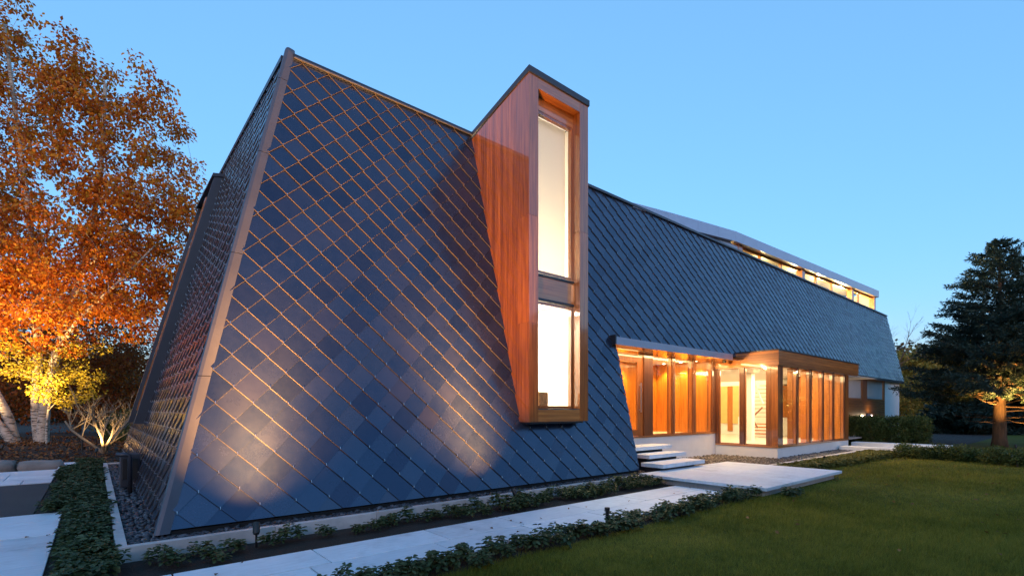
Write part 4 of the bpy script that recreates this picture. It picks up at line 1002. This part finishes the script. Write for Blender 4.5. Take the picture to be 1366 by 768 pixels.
# ------------------------------------------------------------------ spruce and background trees at the right
def conifer(name, label, base, h, rmax, seed, n_wh=26, z0=1.6, bare_to=0, dens=1.0, group=None, lean=0, twig=.2, low=True):
    g = np.random.default_rng(seed); base = np.asarray(base, float)
    o = tag(empty(name, tuple(base)), label, 'tree', group); m = MB()
    m.tube([base + UP * -.2, base + UP * .4, base + UP * h * .5, base + UP * h * .98], [.30 * h / 8, .22 * h / 8, .12 * h / 8, .015], 10)
    Ps = []; Ds = []
    zs_ = np.linspace(z0, h * .99, n_wh)
    for wi, z in enumerate(zs_):
        t = (z - z0) / (h - z0); L0 = rmax * (1 - t) ** .8 * (.45 + .55 * min(1, (t + .12) * 4)) + .12
        nb = int((7 if t < .6 else 5) * (1 if t < .9 else .8))
        if z < bare_to: nb = 3; L0 *= .6
        for b in range(nb):
            th = 2 * np.pi * (b + g.uniform(-.35, .35)) / nb + wi * 1.3; z = zs_[wi] + g.uniform(-.1, .1) * (3 if zs_[wi] < bare_to else 1); L = L0 * g.uniform(.62, 1.22)
            dirh = np.array([np.cos(th), np.sin(th), 0]); droop = (.30 * (1 - t) + .02) if z >= bare_to else g.uniform(-.25, .3)
            k = 7; pts = []
            for i in range(k + 1):
                s = i / k; pts.append(base + UP * (z + L * (.10 * s + (.34 * t) * s - droop * s * (1.5 - .9 * s))) + dirh * L * s + g.normal(0, .012 * L, 3))
            pts = np.array(pts)
            m.tube([Vector(p) for p in pts], [max(.006, .024 * L / 2.2 * (1 - .85 * i / k) + .004) for i in range(k + 1)], 4, cap=False)
            if zs_[wi] < bare_to: continue
            # twigs left and right of the bough, needles along each
            nt_ = int((14 + 15 * L) * dens)
            for q in range(nt_):
                s = g.uniform(.16, 1) ** .8; i = min(k - 1, int(s * k)); f_ = s * k - i
                p = pts[i] * (1 - f_) + pts[i + 1] * f_; ax = pts[i + 1] - pts[i]; ax = ax / np.linalg.norm(ax)
                side = np.cross(ax, UP); side /= np.linalg.norm(side)
                sg = g.choice([-1, 1]); tl = L * .26 * (1.15 - .75 * s) + .10
                td = ax * .75 + side * sg * g.uniform(.5, 1.0) + UP * g.uniform(-.40, .12); td /= np.linalg.norm(td)
                nn = max(3, int(tl * 14))
                u = g.uniform(0, 1, (nn, 1)); Ps.append(p + td * tl * u); Ds.append(np.repeat(td[None], nn, 0))
    Ps = np.concatenate(Ps); Ds = np.concatenate(Ds); n = len(Ps)
    D = unit(Ds * .8 + g.normal(0, .5, (n, 3))); U = unit(g.normal(size=(n, 3)) + UP * .5)
    V, Fa = leaf_mesh(Ps, D, U, g.uniform(.09, .2, n) * twig / .2, g.uniform(.025, .05, n) * twig / .2 , .1)
    shift(m.build('trunk', M['spruce_bark'], None, 0, True), o)
    shift(obj('crown', npmesh('crown', V, Fa, M['needle'])), o)
    return o
M['spruce_bark'] = bark('spruce_bark', (.15, .085, .045), (.05, .03, .018))
SP = np.array([28.7, 2.75, 0])
conifer('spruce_tree', 'tall dark spruce with its bare lower trunk lit from below, right of the house', SP, 8.5, 3.5, 71, 46, 1.0, 2.2, 2.2)
garden_spot((27.1, 2.15, .0), (28.3, 2.7, 3.6), 260, 85, 'bright garden spotlight at the foot of the spruce trunk', 1, color=(1, .50, .12), h=.12, reach=900, rt=(28.2, 2.5, 4.6), rsize=60)
for i, (px, Z, h, rm_, sd, lab) in enumerate(((1285, 33, 2.7, 2.6, 72, 'low dark spruce behind the clipped shrubs'), (1385, 33, 7, 3.6, 74, 'dark spruce behind the lit spruce at the right edge'), (1325, 36, 4.6, 3.6, 75, 'dark spruce filling the gap behind the lit trunk'))):
    a = (px - 683) / FPX
    conifer('background_spruce', lab, ((CU + SU * a) * Z, (SU - CU * a) * Z, 0), h, rm_, sd, 18, .25, 0, 1.6, 'background spruces', twig=.42)
for i, (px, Z, h, wdt, sd, lab, mt) in enumerate(((1214, 50, 7.8, 3.2, 81, 'olive-green tree beyond the far end of the house', 'leaf_olive'), (1246, 56, 7.4, 3.4, 82, 'olive tree with rusty top between house and spruces', 'leaf_olive'), (1180, 70, 9.0, 4.5, 84, 'olive tree half hidden behind the far end of the house', 'leaf_olive'), (1300, 70, 8, 5, 85, 'olive tree behind the spruces', 'leaf_olive'))):
    a = (px - 683) / FPX; b_ = np.array([(CU + SU * a) * Z, (SU - CU * a) * Z, 0]); g = np.random.default_rng(sd)
    A = np.concatenate([ell(g, 130, (0, 0, h * .52), (wdt, wdt, h * .42), .3), ell(g, 40, (0, 0, h * .85), (wdt * .6, wdt * .6, h * .16), .2)]); C = to_world(b_, A)
    tree('deciduous_tree', lab, 'tree', b_, [([loc3(b_, 0, 0, -.2), loc3(b_, .1, 0, h * .3), loc3(b_, 0, 0, h * .8)], .2, .04)], C, np.full(len(C), .85), 60, .24, .17, M[mt], M['grey_bark'], sd + 5, 'trees beyond the house')
a = (1183 - 683) / FPX; Z = 48
bare('bare_tree', 'thin bare reddish tree rising behind the far end of the house', ((CU + SU * a) * Z, (SU - CU * a) * Z, 4.0), 9.5, .35, 9, bark('red_twigs', (.16, .085, .075), (.08, .04, .04)), 6, 'tree', .06)
# neighbour's roof between the trees
nb_ = tag(empty('neighbour_house', (66, 10, 0)), 'low dark roof of a neighbouring house glimpsed between the trees', 'house')
a = (1240 - 683) / FPX; Z = 75; nx, ny = (CU + SU * a) * Z, (SU - CU * a) * Z
nb_.location = (nx, ny, 0)
MB().box(-4, 4, -5, 5, 0, 3.0).build('wall', M['white'], nb_)
MB().add([(-4.5, -5.5, 2.9), (4.5, -5.5, 2.9), (4.5, 5.5, 2.9), (-4.5, 5.5, 2.9), (0, -1.5, 4.9), (0, 1.5, 4.9)], [(0, 1, 4), (1, 2, 5, 4), (2, 3, 5), (3, 0, 4, 5), (0, 3, 2, 1)]).build('roof', M['zinc_dark'], nb_)

# ------------------------------------------------------------------ clipped shrubs, boxwood
def shrub_box(name, label, cat, base, hx, hy, h, seed, mat, n=60, rad=.2, ln=.09, wd=.045, group=None, round_=False):
    g = np.random.default_rng(seed); base = np.asarray(base, float)
    if round_: A = ell(g, n, (0, 0, h * .5), (hx, hy, h * .52), .55)
    else:
        A = g.uniform(-1, 1, (n, 3)); k = np.argmax(np.abs(A), 1); A[np.arange(n), k] = np.sign(A[np.arange(n), k]) * g.uniform(.75, 1, n)
        A = A * np.array([hx, hy, h * .5]); A[:, 2] += h * .5; A[:, :2] *= (.8 + .2 * A[:, 2:] / h)
    A = A[A[:, 2] > .05]; C = base[None] + A
    o = tag(empty(name, tuple(base)), label, cat, group)
    st_ = [([Vector(base) + Vector((g.uniform(-.1, .1), g.uniform(-.1, .1), -.05)), Vector(base) + Vector((g.uniform(-.1, .1), g.uniform(-.1, .1), h * .4)), Vector(base) + Vector((0, 0, h * .75))], .03, .012)]
    shift(branch_tree(st_, C[:: 3], g, lambda L: .006 + .01 * L, .05, 5, .004).build('trunk', M['grey_bark']), o)
    V, Fa = foliage(C, np.full(len(C), rad), 46, ln, wd, g, .9, .0); shift(obj('crown', npmesh('crown', V, Fa, mat)), o); return o
pos = [('first clipped yew shrub, against the gallery end', 24.2, 6.75), ('second clipped yew shrub from the gallery', 24.35, 6.05), ('third clipped yew shrub from the gallery', 24.6, 5.35), ('outermost clipped yew shrub, farthest from the gallery', 24.9, 4.75)]
for i, (lab, x, y) in enumerate(pos):
    shrub_box('clipped_shrub', lab, 'shrub', (x, y, .05), .40, .40, 1.12, 90 + i, M['yew'], 170, .16, .085, .035, 'clipped shrubs beside the gallery')
bpx = [(1207, 611), (1227, 613), (1241, 613), (1253, 614), (1281, 616), (1302, 617), (1333, 621), (1362, 624), (1315, 616)]
names_ = ['nearest the gallery', 'second along the low wall', 'small, third along the low wall', 'fourth along the garden walk', 'left of the spruce light', 'just left of the spruce trunk', 'just right of the spruce trunk', 'at the right photo edge', 'before the spruce light', 'beyond the right photo edge']
for i, (px, py) in enumerate(bpx):
    x, y = at(px, py, 0)
    s_ = (.26, .23, .17, .26, .27, .22, .31, .28, .20, .28)[i]
    shrub_box('boxwood', 'low round boxwood shrub, ' + names_[i], 'shrub', (x + .28, y + .06, 0), s_, s_ * 1.05, s_ * 1.55, 110 + i, M['yew'], 46, .13, .06, .035, 'boxwood row along the garden walk', True)

# ------------------------------------------------------------------ groundcover plants
def cover_mesh(seed, mat, h=.2, spread=.16, stems_=6, leaf=.075):
    g = np.random.default_rng(seed); P = []; D = []; U = []; L = []
    m = MB()
    for s in range(stems_):
        th = g.uniform(0, 2 * np.pi); r_ = spread * g.uniform(.1, 1) ** .7; hh = h * g.uniform(.55, 1.05)
        top = np.array([np.cos(th) * r_, np.sin(th) * r_, hh])
        for tier, (zf, nl, sc_) in enumerate(((1, 6, 1), (.82, 6, 1.15), (.55, 4, 1.0))):
            for q in range(nl):
                ph = 2 * np.pi * (q + g.uniform(-.3, .3)) / nl + tier; d = np.array([np.cos(ph), np.sin(ph), g.uniform(-.15, .45) - .2 * tier])
                P.append(top * np.array([1, 1, zf])); D.append(d / np.linalg.norm(d)); U.append((g.normal(0, .25), g.normal(0, .25), 1)); L.append(leaf * sc_ * g.uniform(.75, 1.2))
    P = np.array(P); D = np.array(D); U = unit(np.array(U, float)); L = np.array(L); W = L * .52
    Sd = unit(np.cross(D, U)); Nn = np.cross(Sd, D); l = L[:, None]; w_ = W[:, None]
    dz = np.array([0, 0, -1.])[None] * l * .14
    pts = [P, P + D * l * .45 + Sd * w_ * .38 + Nn * w_ * .12, P + D * l * .75 + Sd * w_ * .5 + Nn * w_ * .1 + dz * .5, P + D * l + dz, P + D * l * .75 - Sd * w_ * .5 + Nn * w_ * .1 + dz * .5, P + D * l * .45 - Sd * w_ * .38 + Nn * w_ * .12]
    V = np.stack(pts, 1).reshape(-1, 3); n = len(P); i = np.arange(n)[:, None] * 6
    Fq = np.concatenate([i + np.array([[0, 1, 2, 3]]), i + np.array([[0, 3, 4, 5]])], 0)
    return V, Fq
CM = [npmesh('groundcover', *cover_mesh(200 + i, None, .19 + .02 * (i % 3), .15, 7 - i % 2), M['cover']) for i in range(6)]
CT = [npmesh('groundcover_tall', *cover_mesh(230 + i, None, .30, .10, 4), M['cover']) for i in range(2)]
CY = [npmesh('yellow_groundcover', *cover_mesh(220 + i, None, .18, .17, 8), M['cover_y']) for i in range(4)]
gr = random.Random(77)
def plant(name, meshes, x, y, s, label, group):
    o = obj(name, gr.choice(meshes)); o.location = (x, y, 0); o.rotation_euler = (0, 0, gr.uniform(0, 6.28)); k = s * gr.uniform(.85, 1.15); o.scale = (k, k, k * gr.uniform(.85, 1.1))
    return tag(o, label, 'plant', group)
x = .1
while x < 8.72:
    sp = gr.uniform(.20, .34); thick = min(1, max(0, (x - 1.5) / 4))
    plant('groundcover_plant', CM, x, 6.02 - gr.uniform(.02, .20), .8 + .15 * thick, 'small green leafy plant in the soil strip between the kerb and the path', 'plants between kerb and path')
    if gr.random() < .45 + .45 * thick: plant('groundcover_plant', CM, x + gr.uniform(.05, .15), 5.72 - gr.uniform(0, .12), .8, 'small green leafy plant in the soil strip between the kerb and the path', 'plants between kerb and path')
    x += sp * (1.15 - .4 * thick)
x = .8
while x < 9.6:
    far = min(1, max(0, (x - 3) / 4))
    if x < 8.75: plant('groundcover_plant', CT if gr.random() < .22 else CM, x, 4.06 + gr.uniform(-.08, .05), .8, 'small green leafy plant in the row between the path and the lawn', 'plants between path and lawn')
    if gr.random() < .8: plant('groundcover_plant', CM, x + gr.uniform(0, .15), (3.88 if x < 8.7 else 3.5) + gr.uniform(-.1, .06), .85, 'small green leafy plant in the row between the path and the lawn', 'plants between path and lawn')
    x += gr.uniform(.13, .24)
def mass(name, meshes_src, pts, smin, smax, mat, seed, label):
    g = np.random.default_rng(seed); Vs = []; Fs = []; k = 0
    for (x, y) in pts:
        V, Fq = meshes_src[g.integers(len(meshes_src))]; th = g.uniform(0, 6.28); s = g.uniform(smin, smax)
        c_, s2 = math.cos(th) * s, math.sin(th) * s
        W = np.stack([V[:, 0] * c_ - V[:, 1] * s2 + x, V[:, 0] * s2 + V[:, 1] * c_ + y, V[:, 2] * s], 1)
        Vs.append(W); Fs.append(Fq + k); k += len(W)
    return tag(obj(name, npmesh(name, np.concatenate(Vs), np.concatenate(Fs), mat)), label, kind='stuff')
src = [cover_mesh(240 + i, None, .19, .15, 6) for i in range(5)]
g = np.random.default_rng(91)
pts = []
for _ in range(760):
    y = g.uniform(5.5, 16.6); xl = -.33 if y < 9.8 else -.66
    if 9.8 < y < 14: xl = -.66 + .35 * abs(math.sin(y * 1.3)) * .5
    x = g.uniform(xl + .12, .06); dn = .35 + .65 * min(1, max(0, (y - 6.0) / 2.5))
    if g.uniform() < dn: pts.append((x, y))
mass('groundcover_bed', src, pts, .7, 1.05, M['cover'], 5, 'dense dark green groundcover bed between the driveway and the planter kerb')
tag(box('side_bed', M['soil'], None, -.67, .16, 6.2, 17.0, -.02, -.001), kind='structure')
srcy = [cover_mesh(250 + i, None, .17, .16, 7) for i in range(4)]
pts = [(g.uniform(12.75, 20.3), 0) for _ in range(420)]
pts = [(x, 5.12 - g.uniform(0, .25 + .5 * min(1, max(0, (x - 12.6) / 3)))) for x, _ in pts]
mass('yellow_groundcover_bed', srcy, pts, .75, 1.0, M['cover_y'], 6, 'yellow-green groundcover strip in front of the gallery kerb')
# rear tuft by the paving end
pts = [(g.uniform(-.3, .15), g.uniform(16.8, 18.6)) for _ in range(40)]
mass('low_weeds', src, pts, .6, .9, M['cover'], 9, 'scattered low weeds behind the end of the planter')

# ------------------------------------------------------------------ lawn
g = np.random.default_rng(101)
def lawn_blades(n, dmin, dmax, spread, ln, wd):
    # spread over the wedge the path leaves free, thicker near by
    t = g.uniform(0, 1, n * 2); Zd = dmin * (dmax / dmin) ** t; a = g.uniform(-spread, spread, n * 2)
    X = Zd * (CU + SU * a); Y = Zd * (SU - CU * a)
    edge = np.where(X < 8.8, LY0 - .05, np.where(X < 12.66, 3.68, np.where(X < 20.3, 4.55, 3.6)))
    ok = (Y < edge + g.normal(0, .03, n * 2)) & (X < 21.2) ; X, Y = X[ok][:n], Y[ok][:n]
    m = len(X); Zd = X * CU + Y * SU
    sc_ = np.clip(Zd / 7, .8, 2.6)
    P = np.stack([X, Y, np.full(m, -.005)], 1); lean = g.normal(0, .45, (m, 2)) 
    sw = .35 * np.stack([np.sin(X * 1.1 + Y * .7), np.cos(X * .8 - Y * 1.2)], 1)
    T = np.concatenate([lean + sw * .6, np.ones((m, 1))], 1); T = unit(T)
    tuft = .5 + .5 * np.sin(X * 19 + 2.2 * np.sin(Y * 13)) * np.sin(Y * 17 + 2.0 * np.sin(X * 11))
    hgt = g.uniform(.5, 1.2, (m, 1)) * ln * (.65 + .7 * tuft + .25 * np.sin(X * .9 + 1.3 * np.sin(Y * .8)))[:, None]
    th = g.uniform(0, 2 * np.pi, m); W = np.stack([np.cos(th), np.sin(th), np.zeros(m)], 1) * (wd * sc_[:, None]) 
    tip = P + T * hgt
    V = np.stack([P - W, P + W, tip], 1).reshape(-1, 3); Fa = np.arange(m * 3).reshape(-1, 3)
    return V, Fa
V, Fa = lawn_blades(560000, 3.6, 26, 1.25, .062, .0026)
tag(obj('grass', npmesh('grass', V, Fa, M['grass'])), 'mown lawn grass right of the path', 'grass', kind='stuff')
V = []
n = 260; X = g.uniform(6, 19, n); Y = g.uniform(-6, 3.6, n)
P = np.stack([X, Y, np.full(n, .045)], 1); D = unit(np.stack([g.normal(size=n), g.normal(size=n), g.normal(0, .2, n)], 1)); U = unit(g.normal(0, .3, (n, 3)) + UP)
V, Fa = leaf_mesh(P, D, U, g.uniform(.04, .07, n), g.uniform(.03, .05, n), .2)
tag(obj('lawn_leaves', npmesh('lawn_leaves', V, Fa, M['litter'])), 'a few fallen leaves scattered over the lawn', 'leaves', kind='stuff')

n = 46; X = g.uniform(-.5, 9.6, n); Y = np.where(g.uniform(0, 1, n) < .5, g.uniform(4.4, 5.4, n), g.uniform(6.32, 6.6, n))
X = np.concatenate([X, g.uniform(-1.6, -.4, 8)]); Y = np.concatenate([Y, g.uniform(6, 9.6, 8)]); n = len(X)
P = np.stack([X, Y, np.where(Y < 6.25, .026, .125)], 1); P[-8:, 2] = .026; D = unit(np.stack([g.normal(size=n), g.normal(size=n), g.normal(.1, .1, n)], 1)); U = unit(g.normal(0, .2, (n, 3)) + UP)
V, Fa = leaf_mesh(P, D, U, g.uniform(.035, .06, n), g.uniform(.025, .045, n), .25)
tag(obj('stray_leaves', npmesh('stray_leaves', V, Fa, M['litter'])), 'a few stray leaves blown onto the path and the pebbles', 'leaves', kind='stuff')

# ------------------------------------------------------------------ distant wood all round the garden
g = np.random.default_rng(131); Cs = []; rr_ = []
for i in range(330):
    th = 2 * np.pi * (i + g.uniform(-.4, .4)) / 330; d_ = g.uniform(82, 104); h = g.uniform(7, 11.5); wv = g.uniform(2.6, 4.2)
    x, y = d_ * math.cos(th), d_ * math.sin(th)
    k = 30; Q = ell(g, k, (0, 0, h * .5), (wv, wv, h * .52), .3) + np.array([x, y, 0]); Cs.append(Q); rr_ += [1.6] * k
for i in range(46):                                # nearer belt behind the viewer
    x = -34 + i * 2.4 + g.uniform(-1, 1); y = -27 - .12 * x + g.uniform(-3, 3); h = g.uniform(8.5, 13); wv = g.uniform(2, 3); k = 34
    Cs.append(ell(g, k, (0, 0, h * .5), (wv, wv, h * .52), .3) + np.array([x, y, 0])); rr_ += [1.2] * k
C = np.concatenate(Cs)
V, Fa = foliage(C, np.array(rr_), 40, .62, .5, g, .9, .2)
tag(obj('far_wood', npmesh('far_wood', V, Fa, mat_leaf('far_leaves', [(.2, (.025, .03, .012)), (.5, (.05, .05, .018)), (.8, (.11, .06, .02))], .3))), 'distant belt of trees all round the garden', 'trees', kind='stuff')
